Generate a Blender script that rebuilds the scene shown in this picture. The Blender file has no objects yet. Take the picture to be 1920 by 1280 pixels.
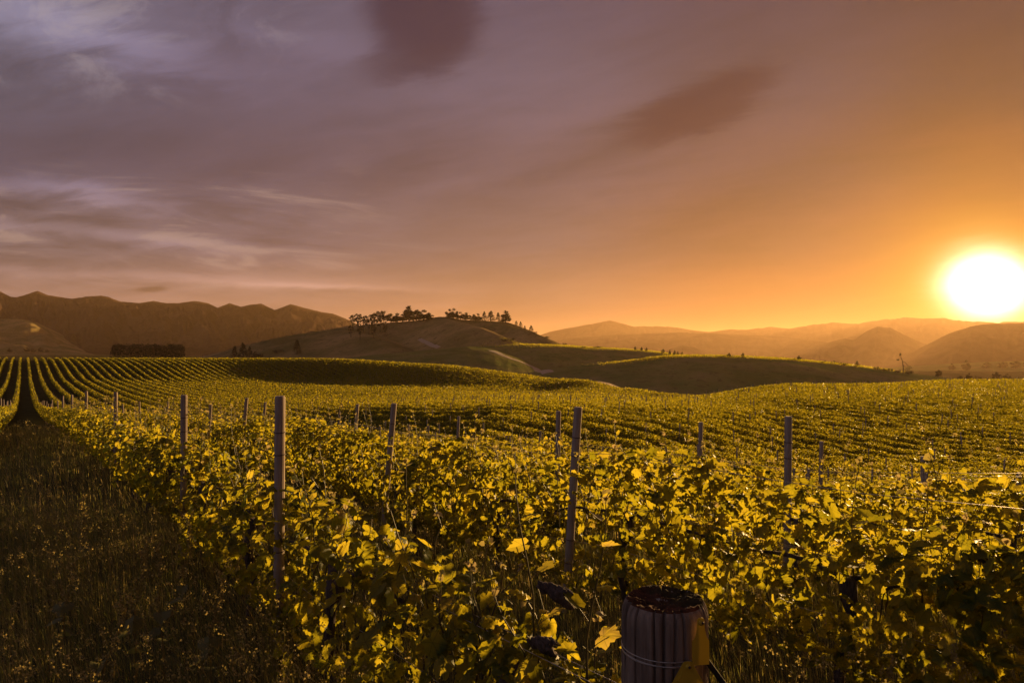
import bpy, bmesh, math, random
import numpy as np
from mathutils import Vector, Matrix

R = math.radians
random.seed(7)
rng = np.random.default_rng(11)
C = bpy.context.scene.collection
sc = bpy.context.scene

# ------------------------------------------------------------------ camera, sky, sun, exposure
EYE = 1.95                      # eye height over the ground at the photographer's feet
F = 1280.0                      # focal length in photo pixels
HOR = 668.0                     # photo row of the true horizon
cam_d = bpy.data.cameras.new("camera")
cam = bpy.data.objects.new("camera", cam_d)
C.objects.link(cam)
cam.location = (0, 0, EYE)
cam.rotation_euler = (R(90), 0, 0)
cam_d.sensor_width = 36.0
cam_d.lens = 24.0
cam_d.shift_y = (HOR - 640.0) / 1920.0
cam_d.clip_start = 0.05
cam_d.clip_end = 60000
sc.camera = cam

sc.view_settings.view_transform = 'Standard'
sc.view_settings.look = 'None'
sc.view_settings.exposure = 1.3
sc.view_settings.gamma = 1.0
sc.cycles.use_denoising = True
sc.cycles.max_bounces = 6
sc.cycles.diffuse_bounces = 3
sc.cycles.glossy_bounces = 2
sc.cycles.transmission_bounces = 4
sc.cycles.volume_bounces = 0
sc.cycles.sample_clamp_indirect = 4.0

SUN_AZ = math.atan2(1850 - 960, F)
SUN_EL = R(4.8)
sun_d = bpy.data.lights.new("sun", 'SUN')
sun_d.energy = 5.0
sun_d.angle = R(0.6)
sun_d.color = (1.0, 0.60, 0.22)
sun = bpy.data.objects.new("sun", sun_d)
C.objects.link(sun)
sdir = Vector((math.sin(SUN_AZ) * math.cos(SUN_EL), math.cos(SUN_AZ) * math.cos(SUN_EL), math.sin(SUN_EL)))
sun.rotation_euler = sdir.to_track_quat('Z', 'Y').to_euler()


def lin(c):
    return tuple(((v / 255) / 12.92 if v <= 10 else (((v / 255) + .055) / 1.055) ** 2.4) for v in c)


SKY_GAIN = 0.35


class S:
    """a node socket with arithmetic"""
    def __init__(s, nt, sock): s.nt, s.k = nt, sock
    def op(s, o, *a, clamp=False):
        n = s.nt.nodes.new('ShaderNodeMath'); n.operation = o; n.use_clamp = clamp
        for i, v in enumerate((s,) + a):
            if isinstance(v, S): s.nt.links.new(v.k, n.inputs[i])
            else: n.inputs[i].default_value = v
        return S(s.nt, n.outputs[0])
    def __add__(s, o): return s.op('ADD', o)
    __radd__ = __add__
    def __sub__(s, o): return s.op('SUBTRACT', o)
    def __mul__(s, o): return s.op('MULTIPLY', o)
    __rmul__ = __mul__
    def __truediv__(s, o): return s.op('DIVIDE', o)
    def exp(s): return s.op('EXPONENT')
    def smooth(s, a, b, lo=0.0, hi=1.0):
        n = s.nt.nodes.new('ShaderNodeMapRange'); n.interpolation_type = 'SMOOTHSTEP'
        s.nt.links.new(s.k, n.inputs[0])
        for i, v in zip((1, 2, 3, 4), (a, b, lo, hi)): n.inputs[i].default_value = v
        return S(s.nt, n.outputs[0])


def nmix(nt, fac, a, b, blend='MIX'):
    n = nt.nodes.new('ShaderNodeMix'); n.data_type = 'RGBA'; n.blend_type = blend; n.clamp_factor = True
    for i, v in ((0, fac), (6, a), (7, b)):
        if isinstance(v, S): nt.links.new(v.k, n.inputs[i])
        elif isinstance(v, (int, float)): n.inputs[i].default_value = v
        else: n.inputs[i].default_value = (*v[:3], 1)
    return S(nt, n.outputs[2])


def nramp(nt, fac, stops, interp='LINEAR'):
    n = nt.nodes.new('ShaderNodeValToRGB'); n.color_ramp.interpolation = interp
    cr = n.color_ramp
    while len(cr.elements) < len(stops): cr.elements.new(0.5)
    for e, (p, c) in zip(cr.elements, stops): e.position = p; e.color = (*c[:3], 1)
    nt.links.new(fac.k, n.inputs[0])
    return S(nt, n.outputs[0])


def nnoise(nt, vec, scale, detail=4, rough=.55, dist=0.0):
    n = nt.nodes.new('ShaderNodeTexNoise')
    n.inputs['Scale'].default_value = scale; n.inputs['Detail'].default_value = detail
    n.inputs['Roughness'].default_value = rough; n.inputs['Distortion'].default_value = dist
    if vec is not None: nt.links.new(vec.k, n.inputs['Vector'])
    return S(nt, n.outputs['Fac'])


def nvec(nt, x, y, z=0.0):
    n = nt.nodes.new('ShaderNodeCombineXYZ')
    for i, v in enumerate((x, y, z)):
        if isinstance(v, S): nt.links.new(v.k, n.inputs[i])
        else: n.inputs[i].default_value = v
    return S(nt, n.outputs[0])


def build_world():
    w = bpy.data.worlds.new("World"); sc.world = w; w.use_nodes = True
    nt = w.node_tree; nt.nodes.clear()
    out = nt.nodes.new('ShaderNodeOutputWorld'); bg = nt.nodes.new('ShaderNodeBackground')
    tc = nt.nodes.new('ShaderNodeTexCoord'); sep = nt.nodes.new('ShaderNodeSeparateXYZ')
    nt.links.new(tc.outputs['Generated'], sep.inputs[0])
    dx, dy, dz = (S(nt, sep.outputs[i]) for i in range(3))
    dyc = dy.op('MAXIMUM', 0.12)
    U, V = dx / dyc, dz / dyc            # gnomonic sky coordinates about north
    U = U.op('MAXIMUM', -1.6).op('MINIMUM', 1.6)
    V = V.op('MAXIMUM', -0.05).op('MINIMUM', 2.0)
    # cloud deck coordinates (a flat layer overhead), for natural perspective
    dzc = dz.op('MAXIMUM', 0.0) + 0.10
    cx, cy = dx / dzc, dy / dzc
    deck = nvec(nt, cx * 0.9 + cy * 0.25, cy * 0.8)
    n_big = nnoise(nt, deck, 0.55, 5, .5, .3)
    n_fine = nnoise(nt, nvec(nt, cx * .55 - cy * .22, cy * 1.3 + cx * .5), 3.2, 8, .62, .5)
    n_wisp = nnoise(nt, nvec(nt, U * 2.2 - V * 1.2, V * 10.0 - U * .8, 3.7), 2.4, 8, .64, .6)
    # base colours of the overcast at a few heights, west (left) to sunset (right)
    rows = [  # (photo row, colours at columns 0, 480, 960, 1440, 1850)
        (640, [(166, 130, 114), (172, 130, 112), (154, 104, 80), (170, 86, 44), (176, 72, 4)]),
        (545, [(152, 123, 118), (164, 130, 121), (142, 107, 94), (150, 82, 46), (184, 84, 6)]),
        (450, [(130, 113, 120), (117, 101, 112), (116, 96, 101), (122, 76, 62), (154, 74, 16)]),
        (300, [(92, 86, 107), (97, 85, 103), (104, 88, 103), (101, 74, 80), (126, 70, 36)]),
        (150, [(98, 95, 116), (104, 95, 118), (106, 95, 116), (84, 69, 84), (82, 55, 54)]),
        (0, [(116, 112, 134), (107, 100, 123), (97, 87, 110), (80, 65, 82), (67, 48, 57)]),
    ]
    t = (U + 0.75) * (1 / 1.5)
    col = None; prev = None
    for y, cs in rows:
        r = nramp(nt, t, [(x_, lin(c)) for x_, c in zip((0.0, .25, .5, .75, .965), cs)], 'B_SPLINE' if False else 'EASE')
        v = (HOR - y) / F
        col = r if col is None else nmix(nt, V.smooth(prev, v), col, r)
        prev = v
    # clear sky shows thinly through the deck
    sky = nt.nodes.new('ShaderNodeTexSky'); sky.sky_type = 'NISHITA'; sky.sun_disc = False
    sky.sun_elevation = SUN_EL; sky.sun_rotation = SUN_AZ
    clear = nmix(nt, 1.0, S(nt, sky.outputs[0]), (0.06, 0.06, 0.06), 'MULTIPLY')
    # brightness modulation by cloud features
    wob = (n_fine - 0.5)
    wob2 = (n_wisp - 0.5)
    gain = (n_big - 0.5) * 0.55 + 1.0
    gain = gain + wob * V.smooth(.02, .25, .25, .55)
    gain = gain + wob2 * V.smooth(.0, .38, 0.85, .25)

    def blob(x, y, rx, ry, rot=0.0, edge=1.0, warp=.06):
        u0, v0 = (x - 960) / F, (HOR - y) / F
        du = U - u0 + wob * (warp * 2.2); dv = V - v0 + wob2 * (warp * 1.6)
        c_, s_ = math.cos(R(rot)), math.sin(R(rot))
        a = (du * c_ + dv * s_) * (F / rx); b = (dv * c_ - du * s_) * (F / ry)
        q = a * a + b * b
        if edge > 1: q = q.op('POWER', edge)
        return (q * -1.0).exp()
    dark = [(735, 130, 130, 40, 12, 1, .06, .10), (1310, 205, 210, 66, 24, 1, .06, .10),
            (1220, 240, 130, 45, 20, 1, .05, .10), (1050, 345, 300, 48, 24, 1, .08, .14),
            (745, 325, 105, 55, 20, 1, .06, .16), (1420, 370, 300, 40, 22, 1, .07, .10), (1700, 250, 330, 50, 20, 1, .07, .10),
            (500, 458, 42, 10, 0, 1, .01, .16), (690, 486, 55, 10, 3, 1, .01, .10), (640, 545, 90, 10, 0, 1, .02, .10),
            (284, 543, 30, 5.5, 2, 2, .004, .34), (150, 487, 380, 20, -2, 1, .03, .12), (150, 260, 420, 90, 8, 1, .1, .08),
            (90, 405, 200, 14, -3, 1, .03, .14), (560, 20, 160, 50, 0, 1, .05, .08)]
    for x, y, rx, ry, rot, e, wp, k in dark:
        gain = gain - blob(x, y, rx, ry, rot, e, wp) * (k * 1.45)
    light = [(60, 30, 210, 62, -18, 1, .10, .34), (210, 72, 190, 32, -20, 1, .08, .30), (330, 95, 120, 20, -14, 1, .05, .16), (480, 60, 60, 20, -20, 1, .05, .1),
             (60, 348, 150, 20, -3, 1, .04, .42), (200, 362, 130, 20, -14, 1, .05, .40), (120, 430, 330, 12, -5, 1, .03, .24),
             (330, 455, 110, 10, -4, 1, .02, .30), (300, 520, 480, 11, -2, 1, .02, .22), (600, 536, 170, 5, -2, 1, .01, .32),
             (840, 572, 60, 7, 5, 1, .02, .15), (1600, 566, 170, 5, 11, 1, .012, .16), (620, 90, 100, 30, -6, 1, .06, .12)]
    for x, y, rx, ry, rot, e, wp, k in light:
        gain = gain + blob(x, y, rx, ry, rot, e, wp) * (k * 1.7)
    # broken layers low in the west and torn cream edges high in the west
    lay = nnoise(nt, nvec(nt, U * 2.6 + V * 1.4, V * 17.0 + U * 1.3, 1.3), 1.6, 9, .62, .9)
    mask = V.smooth(.06, .12) * V.smooth(.30, .22) * U.smooth(.0, -.42)
    gain = gain + (lay.smooth(.50, .66) * .22 - lay.smooth(.50, .36) * .24) * mask
    torn = nnoise(nt, nvec(nt, U * 3.4 + V * 2.4, V * 7.5 - U * 2.2, 8.1), 1.9, 9, .64, .8)
    mask2 = V.smooth(.34, .44) * U.smooth(-.20, -.50)
    gain = gain + (torn.smooth(.48, .68) * .22 - torn.smooth(.48, .34) * .20) * mask2
    soft = nnoise(nt, nvec(nt, U * 1.2 - V * 2.0, V * 5.5 + U * 2.4 * -1.0, 5.5), 2.2, 8, .6, .6)
    gain = gain + (soft - .5) * .55 * V.smooth(.02, .2) * (1.0 if False else U.smooth(-.5, .1, .35, 1.0))
    gain = gain.op('MAXIMUM', 0.35)
    n = nt.nodes.new('ShaderNodeVectorMath'); n.operation = 'SCALE'
    nt.links.new(col.k, n.inputs[0]); nt.links.new(gain.k, n.inputs['Scale'])
    col = nmix(nt, 0.08, S(nt, n.outputs[0]), clear)
    col = nmix(nt, lay.smooth(.50, .66) * mask * .42, col, lin((186, 158, 140)))
    col = nmix(nt, torn.smooth(.50, .70) * mask2 * .38, col, lin((170, 158, 158)))
    col = nmix(nt, blob(792, 12, 104, 118, 0, 3.2, .05) * .92, col, lin((52, 44, 68)))       # dark rain clouds
    col = nmix(nt, blob(775, 118, 92, 36, 8, 1.8, .06) * .70, col, lin((56, 48, 70)))
    col = nmix(nt, blob(1330, 192, 150, 48, 24, 2.4, .05) * .80, col, lin((54, 38, 58)))
    col = nmix(nt, blob(1245, 235, 90, 34, 24, 1.6, .05) * .5, col, lin((58, 42, 60)))
    n = nt.nodes.new('ShaderNodeVectorMath'); n.operation = 'SCALE'     # radiance for the exposure used
    nt.links.new(col.k, n.inputs[0]); n.inputs['Scale'].default_value = SKY_GAIN
    col = S(nt, n.outputs[0])
    # aureole of the sun behind thin cloud
    vm = nt.nodes.new('ShaderNodeVectorMath'); vm.operation = 'DOT_PRODUCT'
    el0 = math.atan2((HOR - 536) / F, math.hypot(1, (1850 - 960) / F))
    nt.links.new(tc.outputs['Generated'], vm.inputs[0])
    vm.inputs[1].default_value = (math.sin(SUN_AZ) * math.cos(el0), math.cos(SUN_AZ) * math.cos(el0), math.sin(el0))
    hx = (U - (1852 - 960) / F) * .72; hy = (V - (HOR - 538) / F) * .95          # glare a little wider than high
    ang = (hx * hx + hy * hy).op('SQRT') * 57.3 + dy.smooth(.2, -.1) * 60.0
    ang = ang * ((n_wisp - .5) * .25 + 1.0)

    def glow(width, power, color, k):
        g = ((ang / width).op('POWER', power) * -1.0).exp() * k
        n = nt.nodes.new('ShaderNodeVectorMath'); n.operation = 'SCALE'
        n.inputs[0].default_value = color; nt.links.new(g.k, n.inputs['Scale'])
        return S(nt, n.outputs[0])
    for g in (glow(1.55, 1.6, (1.0, .92, .78), 4.2), glow(3.0, 1.2, (1.0, .54, .01), .60), glow(9.0, 1.5, (1.0, .36, .01), .02)):
        col = nmix(nt, 1.0, col, g, 'ADD')
    nt.links.new(col.k, bg.inputs['Color']); bg.inputs['Strength'].default_value = 1.0
    nt.links.new(bg.outputs[0], out.inputs[0])
    w.cycles.sampling_method = 'MANUAL'; w.cycles.sample_map_resolution = 1024


build_world()


# ------------------------------------------------------------------ tagging helpers
def tag(o, label=None, cat=None, group=None, kind=None):
    if label: o['label'] = label
    if cat: o['category'] = cat
    if group: o['group'] = group
    if kind: o['kind'] = kind
    return o


def empty(name, loc, rz=0.0):
    o = bpy.data.objects.new(name, None); C.objects.link(o)
    o.location = loc; o.rotation_euler = (0, 0, rz); o.empty_display_size = .2
    return o


def mesh_obj(name, V_, faces, mat, parent=None, smooth=False, attrs=None, loc=None):
    """V_: (n,3) array, faces: (m,3|4) int array or list of such arrays"""
    me = bpy.data.meshes.new(name)
    V_ = np.asarray(V_, np.float32)
    fl = faces if isinstance(faces, list) else [faces]
    fl = [np.asarray(f, np.int32) for f in fl if len(f)]
    me.vertices.add(len(V_)); me.vertices.foreach_set('co', V_.ravel())
    nl = sum(f.size for f in fl); nf = sum(len(f) for f in fl)
    me.loops.add(nl); me.polygons.add(nf)
    me.loops.foreach_set('vertex_index', np.concatenate([f.ravel() for f in fl]))
    tot = np.concatenate([np.full(len(f), f.shape[1], np.int32) for f in fl])
    st = np.zeros(nf, np.int32); st[1:] = np.cumsum(tot)[:-1]
    me.polygons.foreach_set('loop_start', st)
    me.polygons.foreach_set('use_smooth', np.full(nf, smooth))
    if attrs:
        for k, a in attrs.items():
            at = me.attributes.new(k, 'FLOAT', 'POINT'); at.data.foreach_set('value', np.asarray(a, np.float32))
    me.update(calc_edges=True)
    if mat: me.materials.append(mat)
    o = bpy.data.objects.new(name, me); C.objects.link(o)
    if parent: o.parent = parent
    if loc is not None: o.location = loc
    return o


class Geo:
    """collects pieces into one mesh"""
    def __init__(s): s.v = []; s.f3 = []; s.f4 = []; s.a = []; s.n = 0
    def add(s, V_, f3=None, f4=None, a=None):
        V_ = np.asarray(V_, float).reshape(-1, 3); s.v.append(V_)
        if f3 is not None and len(f3): s.f3.append(np.asarray(f3, int) + s.n)
        if f4 is not None and len(f4): s.f4.append(np.asarray(f4, int) + s.n)
        s.a.append(np.zeros(len(V_)) if a is None else np.broadcast_to(np.asarray(a, float), (len(V_),)))
        s.n += len(V_)
    def tube(s, pts, rad, k=6, cap=True, a=0.0):
        pts = np.asarray(pts, float); m = len(pts)
        rad = np.broadcast_to(np.asarray(rad, float), (m,))
        tg = np.gradient(pts, axis=0); tg /= np.linalg.norm(tg, axis=1)[:, None] + 1e-9
        ref = np.array([0, 0, 1.0]) if abs(tg[:, 2]).mean() < .8 else np.array([1.0, 0, 0])
        A = np.cross(tg, ref); A /= np.linalg.norm(A, axis=1)[:, None] + 1e-9
        B = np.cross(tg, A)
        th = np.arange(k) * 2 * math.pi / k
        V_ = pts[:, None] + rad[:, None, None] * (np.cos(th)[None, :, None] * A[:, None] + np.sin(th)[None, :, None] * B[:, None])
        i, j = np.meshgrid(np.arange(m - 1), np.arange(k), indexing='ij')
        f4 = np.stack([i * k + j, i * k + (j + 1) % k, (i + 1) * k + (j + 1) % k, (i + 1) * k + j], -1).reshape(-1, 4)
        V_ = V_.reshape(-1, 3); f3 = []
        if cap:
            V_ = np.vstack([V_, pts[0], pts[-1]]); c0, c1 = m * k, m * k + 1
            f3 = [(c0, (j_ + 1) % k, j_) for j_ in range(k)] + [(c1, (m - 1) * k + j_, (m - 1) * k + (j_ + 1) % k) for j_ in range(k)]
        s.add(V_, f3, f4, a)
    def build(s, name, mat, parent=None, smooth=True, loc=None, attr=True):
        f = []
        if s.f3: f.append(np.concatenate(s.f3))
        if s.f4: f.append(np.concatenate(s.f4))
        return mesh_obj(name, np.concatenate(s.v), f, mat, parent, smooth, {'rnd': np.concatenate(s.a)} if attr else None, loc)


def copy_tree(o, parent=None):
    c = o.copy(); C.objects.link(c)
    if parent is not None: c.parent = parent
    for ch in o.children: copy_tree(ch, c)
    return c


# ------------------------------------------------------------------ numeric noise
def _hash(ix, iy, seed):
    h = (ix.astype(np.int64) * 374761393 + iy.astype(np.int64) * 668265263 + seed * 974711) & 0x7fffffff
    h = ((h ^ (h >> 13)) * 1274126177) & 0x7fffffff
    return ((h ^ (h >> 16)) & 0xffff) / 65535.0


def vnoise(x, y, seed=0):
    x, y = np.asarray(x, float), np.asarray(y, float)
    ix, iy = np.floor(x), np.floor(y); fx, fy = x - ix, y - iy
    fx = fx * fx * fx * (fx * (fx * 6 - 15) + 10); fy = fy * fy * fy * (fy * (fy * 6 - 15) + 10)
    a, b = _hash(ix, iy, seed), _hash(ix + 1, iy, seed); c, d = _hash(ix, iy + 1, seed), _hash(ix + 1, iy + 1, seed)
    return (a * (1 - fx) + b * fx) * (1 - fy) + (c * (1 - fx) + d * fx) * fy - .5


def fbm(x, y, seed=0, oct=4):
    s = 0; a = 1.0
    for i in range(oct):
        s = s + a * vnoise(x * 2 ** i + 17.3 * i, y * 2 ** i - 9.1 * i, seed + i); a *= .5
    return s


def pchip(x, y, q):
    x, y = np.asarray(x, float), np.asarray(y, float)
    h = np.diff(x); d = np.diff(y, axis=0) / h.reshape((-1,) + (1,) * (y.ndim - 1))
    m = np.zeros_like(y)
    hh = h.reshape((-1,) + (1,) * (y.ndim - 1))
    w1, w2 = 2 * hh[1:] + hh[:-1], hh[1:] + 2 * hh[:-1]
    with np.errstate(divide='ignore', invalid='ignore'):
        mm = (w1 + w2) / (w1 / d[:-1] + w2 / d[1:])
    m[1:-1] = np.where(d[:-1] * d[1:] > 0, mm, 0.0)
    m[0], m[-1] = d[0], d[-1]
    q = np.clip(q, x[0], x[-1]); i = np.clip(np.searchsorted(x, q) - 1, 0, len(x) - 2)
    t = ((q - x[i]) / h[i]).reshape((-1,) + (1,) * (y.ndim - 1)); H = h[i].reshape(t.shape)
    return (y[i] * (1 + 2 * t) * (1 - t) ** 2 + m[i] * H * t * (1 - t) ** 2 + y[i + 1] * t * t * (3 - 2 * t) + m[i + 1] * H * t * t * (t - 1))


# ------------------------------------------------------------------ terrain (heights relative to the eye)
COLS = {   # bearing (as photo column) -> (depth, ground height)
    -300: [(1, -1.95), (5, -2.05), (10, -2.3), (20, -2.85), (34, -3.8), (60, -5.6), (94, -7.0), (130, -7.1), (172, -6.6), (281, -1.3), (340, -4), (600, -8), (1500, 0), (3000, 14), (20000, 40)],
    45: [(1, -1.95), (5, -2.1), (10, -2.3), (20, -2.85), (34, -3.8), (60, -5.6), (94, -7.2), (130, -7.6), (172, -7.1), (281, -1.7), (340, -4), (600, -8), (1500, 0), (3000, 14), (20000, 40)],
    300: [(1, -1.95), (5, -2.1), (10, -2.3), (20, -2.95), (35, -4.3), (60, -6.6), (94, -7.7), (130, -8.2), (185, -8.0), (281, -1.8), (340, -4), (600, -8), (1500, -2), (3000, 10), (20000, 20)],
    600: [(1, -1.95), (5, -2.15), (11, -2.4), (18, -3.1), (30, -4.7), (40, -5.9), (55, -6.9), (75, -6.9), (95, -7.6), (150, -9.4), (220, -9.2), (281, -1.9), (340, -5), (500, -10), (1500, -4), (3000, 0), (20000, 0)],
    800: [(1, -1.95), (5, -2.15), (9, -2.4), (15, -3.1), (25, -4.2), (36, -5.4), (50, -5.75), (68, -5.9), (100, -7.7), (145, -9.3), (195, -9.8), (262, -3.9), (320, -8), (450, -14), (1500, -20), (3000, -30), (20000, -100)],
    1000: [(1, -1.95), (4, -2.1), (6.4, -2.3), (16, -3.3), (22, -4.3), (28, -5.1), (35, -5.3), (45, -4.95), (53, -4.9), (85, -6.6), (130, -8.5), (172, -10.0), (240, -7.9), (290, -13), (350, -17), (1500, -30), (3000, -50), (20000, -200)],
    1240: [(1, -1.95), (5, -2.15), (8, -2.5), (12, -3.1), (18, -4.2), (26, -5.3), (34, -5.6), (45, -5.1), (54, -5.0), (65, -5.6), (100, -7.3), (140, -9.2), (165, -8.9), (185, -11.2), (230, -16), (350, -19), (1500, -32), (3000, -55), (20000, -260)],
    1120: [(1, -1.95), (5, -2.13), (9, -2.55), (14, -3.2), (20, -4.2), (27, -5.2), (34.5, -5.45), (45, -5.0), (53.5, -4.95), (75, -6.1), (115, -7.9), (150, -9.0), (175, -8.9), (200, -7.9), (215, -7.9), (250, -14), (350, -18), (1500, -31), (3000, -52), (20000, -230)],
    1500: [(1, -1.95), (5, -2.2), (8, -2.7), (12, -3.4), (18, -4.6), (26, -5.9), (36, -6.4), (52, -5.9), (75, -5.35), (105, -5.35), (130, -7.5), (170, -12), (350, -20), (1500, -33), (3000, -58), (20000, -280)],
    1800: [(1, -1.95), (5, -2.25), (8, -2.8), (12, -3.6), (18, -4.9), (26, -6.1), (36, -6.7), (55, -6.3), (90, -5.6), (130, -5.6), (160, -7.5), (220, -13), (400, -20), (1500, -34), (3000, -60), (20000, -300)],
    2300: [(1, -1.95), (5, -2.25), (8, -2.8), (12, -3.6), (18, -4.9), (26, -6.1), (36, -6.7), (55, -6.3), (90, -5.6), (140, -5.6), (180, -8), (240, -13), (400, -20), (1500, -34), (3000, -60), (20000, -300)],
}
LY = np.linspace(0, math.log(20000), 700)
_us = np.array(sorted(COLS)); _tab = []
for u_ in _us:
    t_ = COLS[int(u_)]
    _tab.append(pchip([math.log(a) for a, b in t_], [b for a, b in t_], LY))
UG = np.linspace(_us[0], _us[-1], 521)
TAB = pchip(_us, np.array(_tab), UG)      # [u, logY]


def ground(X, Y):
    X, Y = np.asarray(X, float), np.asarray(Y, float)
    Yc = np.clip(Y, 1.0, 19999.0)
    u = np.clip(960 + F * X / Yc, UG[0], UG[-1] - 1e-6)
    a = (u - UG[0]) / (UG[1] - UG[0]); i = np.minimum(a.astype(int), len(UG) - 2); fa = a - i
    b = np.log(Yc) / (LY[1] - LY[0]); j = np.minimum(b.astype(int), len(LY) - 2); fb = b - j
    z = (TAB[i, j] * (1 - fa) + TAB[i + 1, j] * fa) * (1 - fb) + (TAB[i, j + 1] * (1 - fa) + TAB[i + 1, j + 1] * fa) * fb
    k = np.clip((Y - 1) / 4, 0, 1)
    z = z + fbm(X * .35, Y * .35, 3, 3) * np.interp(Y, [10, 25], [.10, .03]) * k + fbm(X * .006, Y * .006, 5, 3) * np.clip((Y - 330) / 900, 0, 1) * 5
    return z + EYE


def px(x, y, Y):
    return np.array([(x - 960) / F * Y, Y, EYE - (y - HOR) / F * Y])


# ------------------------------------------------------------------ materials
def new_mat(name):
    m = bpy.data.materials.new(name); m.use_nodes = True
    nt = m.node_tree; nt.nodes.clear()
    return m, nt, nt.nodes.new('ShaderNodeOutputMaterial')


def attr(nt, name='rnd'):
    n = nt.nodes.new('ShaderNodeAttribute'); n.attribute_name = name
    return S(nt, n.outputs['Fac'])


def objco(nt, kind='Object', scale=(1, 1, 1)):
    t = nt.nodes.new('ShaderNodeTexCoord'); m = nt.nodes.new('ShaderNodeMapping'); m.inputs['Scale'].default_value = scale
    nt.links.new(t.outputs[kind], m.inputs[0])
    return S(nt, m.outputs[0])


def worldpos(nt, scale=(1, 1, 1)):
    t = nt.nodes.new('ShaderNodeNewGeometry'); m = nt.nodes.new('ShaderNodeMapping'); m.inputs['Scale'].default_value = scale
    nt.links.new(t.outputs['Position'], m.inputs[0])
    return S(nt, m.outputs[0])


def bsdf(nt, col, rough=.7, spec=.3, bump=None, bstr=.3, bdist=.02):
    b = nt.nodes.new('ShaderNodeBsdfPrincipled')
    if isinstance(col, S): nt.links.new(col.k, b.inputs['Base Color'])
    else: b.inputs['Base Color'].default_value = (*col, 1)
    if isinstance(rough, S): nt.links.new(rough.k, b.inputs['Roughness'])
    else: b.inputs['Roughness'].default_value = rough
    b.inputs['Specular IOR Level'].default_value = spec
    if bump is not None:
        n = nt.nodes.new('ShaderNodeBump'); n.inputs['Strength'].default_value = bstr; n.inputs['Distance'].default_value = bdist
        nt.links.new(bump.k, n.inputs['Height']); nt.links.new(n.outputs[0], b.inputs['Normal'])
    return b


def leaf_mat(name, front, trans, fac=.5, rough=.5, spec=.35, vein=False):
    """front, trans: colour ramps over the per-leaf random value"""
    m, nt, out = new_mat(name)
    r = attr(nt)
    n = nnoise(nt, objco(nt), 30, 2)
    rr = r + (n - .5) * .25
    b = bsdf(nt, nramp(nt, rr, front), rough, spec)
    tcol = nramp(nt, rr, trans)
    if vein:                                   # darker ribs run out to the lobe tips
        v = attr(nt, 'vein').smooth(.72, .98)
        tcol = nmix(nt, v * .55, tcol, (.10, .12, .01))
    t = nt.nodes.new('ShaderNodeBsdfTranslucent'); nt.links.new(tcol.k, t.inputs[0])
    mx = nt.nodes.new('ShaderNodeMixShader'); mx.inputs[0].default_value = fac
    nt.links.new(b.outputs[0], mx.inputs[1]); nt.links.new(t.outputs[0], mx.inputs[2]); nt.links.new(mx.outputs[0], out.inputs[0])
    return m


def simple_mat(name, c0, c1, scale=8, rough=.75, spec=.3, stretch=(1, 1, 1), bstr=.3, bdist=.01, detail=5, co='Object', metal=0.0):
    m, nt, out = new_mat(name)
    v = worldpos(nt, stretch) if co == 'World' else objco(nt, co, stretch)
    n = nnoise(nt, v, scale, detail, .6)
    b = bsdf(nt, nramp(nt, n, [(.3, c0), (.7, c1)]), rough, spec, n, bstr, bdist)
    b.inputs['Metallic'].default_value = metal
    nt.links.new(b.outputs[0], out.inputs[0])
    return m


M = {}
M['vine'] = leaf_mat('vine_leaf', [(0, (.030, .058, .010)), (.5, (.055, .088, .014)), (.85, (.085, .115, .020)), (1, (.16, .11, .06))],
                     [(0, (.29, .29, .012)), (.5, (.56, .47, .02)), (.85, (.74, .59, .04)), (1, (.60, .42, .14))], .55, .5, .22, True)
M['tip'] = leaf_mat('young_leaf', [(0, (.12, .12, .045)), (1, (.24, .19, .11))], [(0, (.45, .38, .07)), (1, (.52, .40, .17))], .45, .6, .2)
M['cane'] = leaf_mat('green_cane', [(0, (.06, .06, .02)), (1, (.10, .07, .03))], [(0, (.2, .18, .03)), (1, (.25, .16, .05))], .25, .5, .4)
M['grass'] = leaf_mat('grass_blade', [(0, (.075, .100, .030)), (.6, (.18, .165, .065)), (1, (.36, .28, .13))],
                      [(0, (.18, .21, .03)), (.6, (.36, .31, .07)), (1, (.58, .42, .17))], .45, .6, .25)
M['seed'] = leaf_mat('seed_head', [(0, (.16, .135, .05)), (1, (.28, .22, .10))], [(0, (.36, .29, .08)), (1, (.58, .45, .16))], .55, .6, .2)
M['treeleaf'] = leaf_mat('tree_leaf', [(0, (.020, .024, .010)), (1, (.045, .045, .018))], [(0, (.03, .03, .008)), (1, (.08, .06, .015))], .3, .6, .2)
M['bark'] = simple_mat('vine_bark', (.045, .035, .030), (.16, .125, .115), 14, .9, .15, (6, 6, 1), 1.0, .02)
M['trunk'] = simple_mat('tree_bark', (.05, .04, .03), (.12, .09, .07), 3, .9, .15, (3, 3, .6), .6, .05)
M['post'] = simple_mat('weathered_post', (.23, .185, .160), (.42, .35, .31), 9, .85, .15, (3, 3, .35), .35, .004)
M['wire'] = simple_mat('galvanised_wire', (.25, .23, .21), (.45, .40, .36), 60, .38, .5, metal=.85)
M['hose'] = simple_mat('black_cable', (.012, .011, .010), (.03, .026, .022), 40, .9, .1)
M['tag'] = leaf_mat('yellow_plastic', [(0, (.52, .36, .03)), (1, (.72, .54, .07))], [(0, (.66, .52, .05)), (1, (.72, .58, .07))], .18, .5, .4)
M['nail'] = simple_mat('dark_nail', (.03, .015, .02), (.07, .03, .04), 80, .5, .5)
M['ink'] = simple_mat('tag_ink', (.05, .04, .02), (.09, .07, .03), 60, .7, .2)


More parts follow.
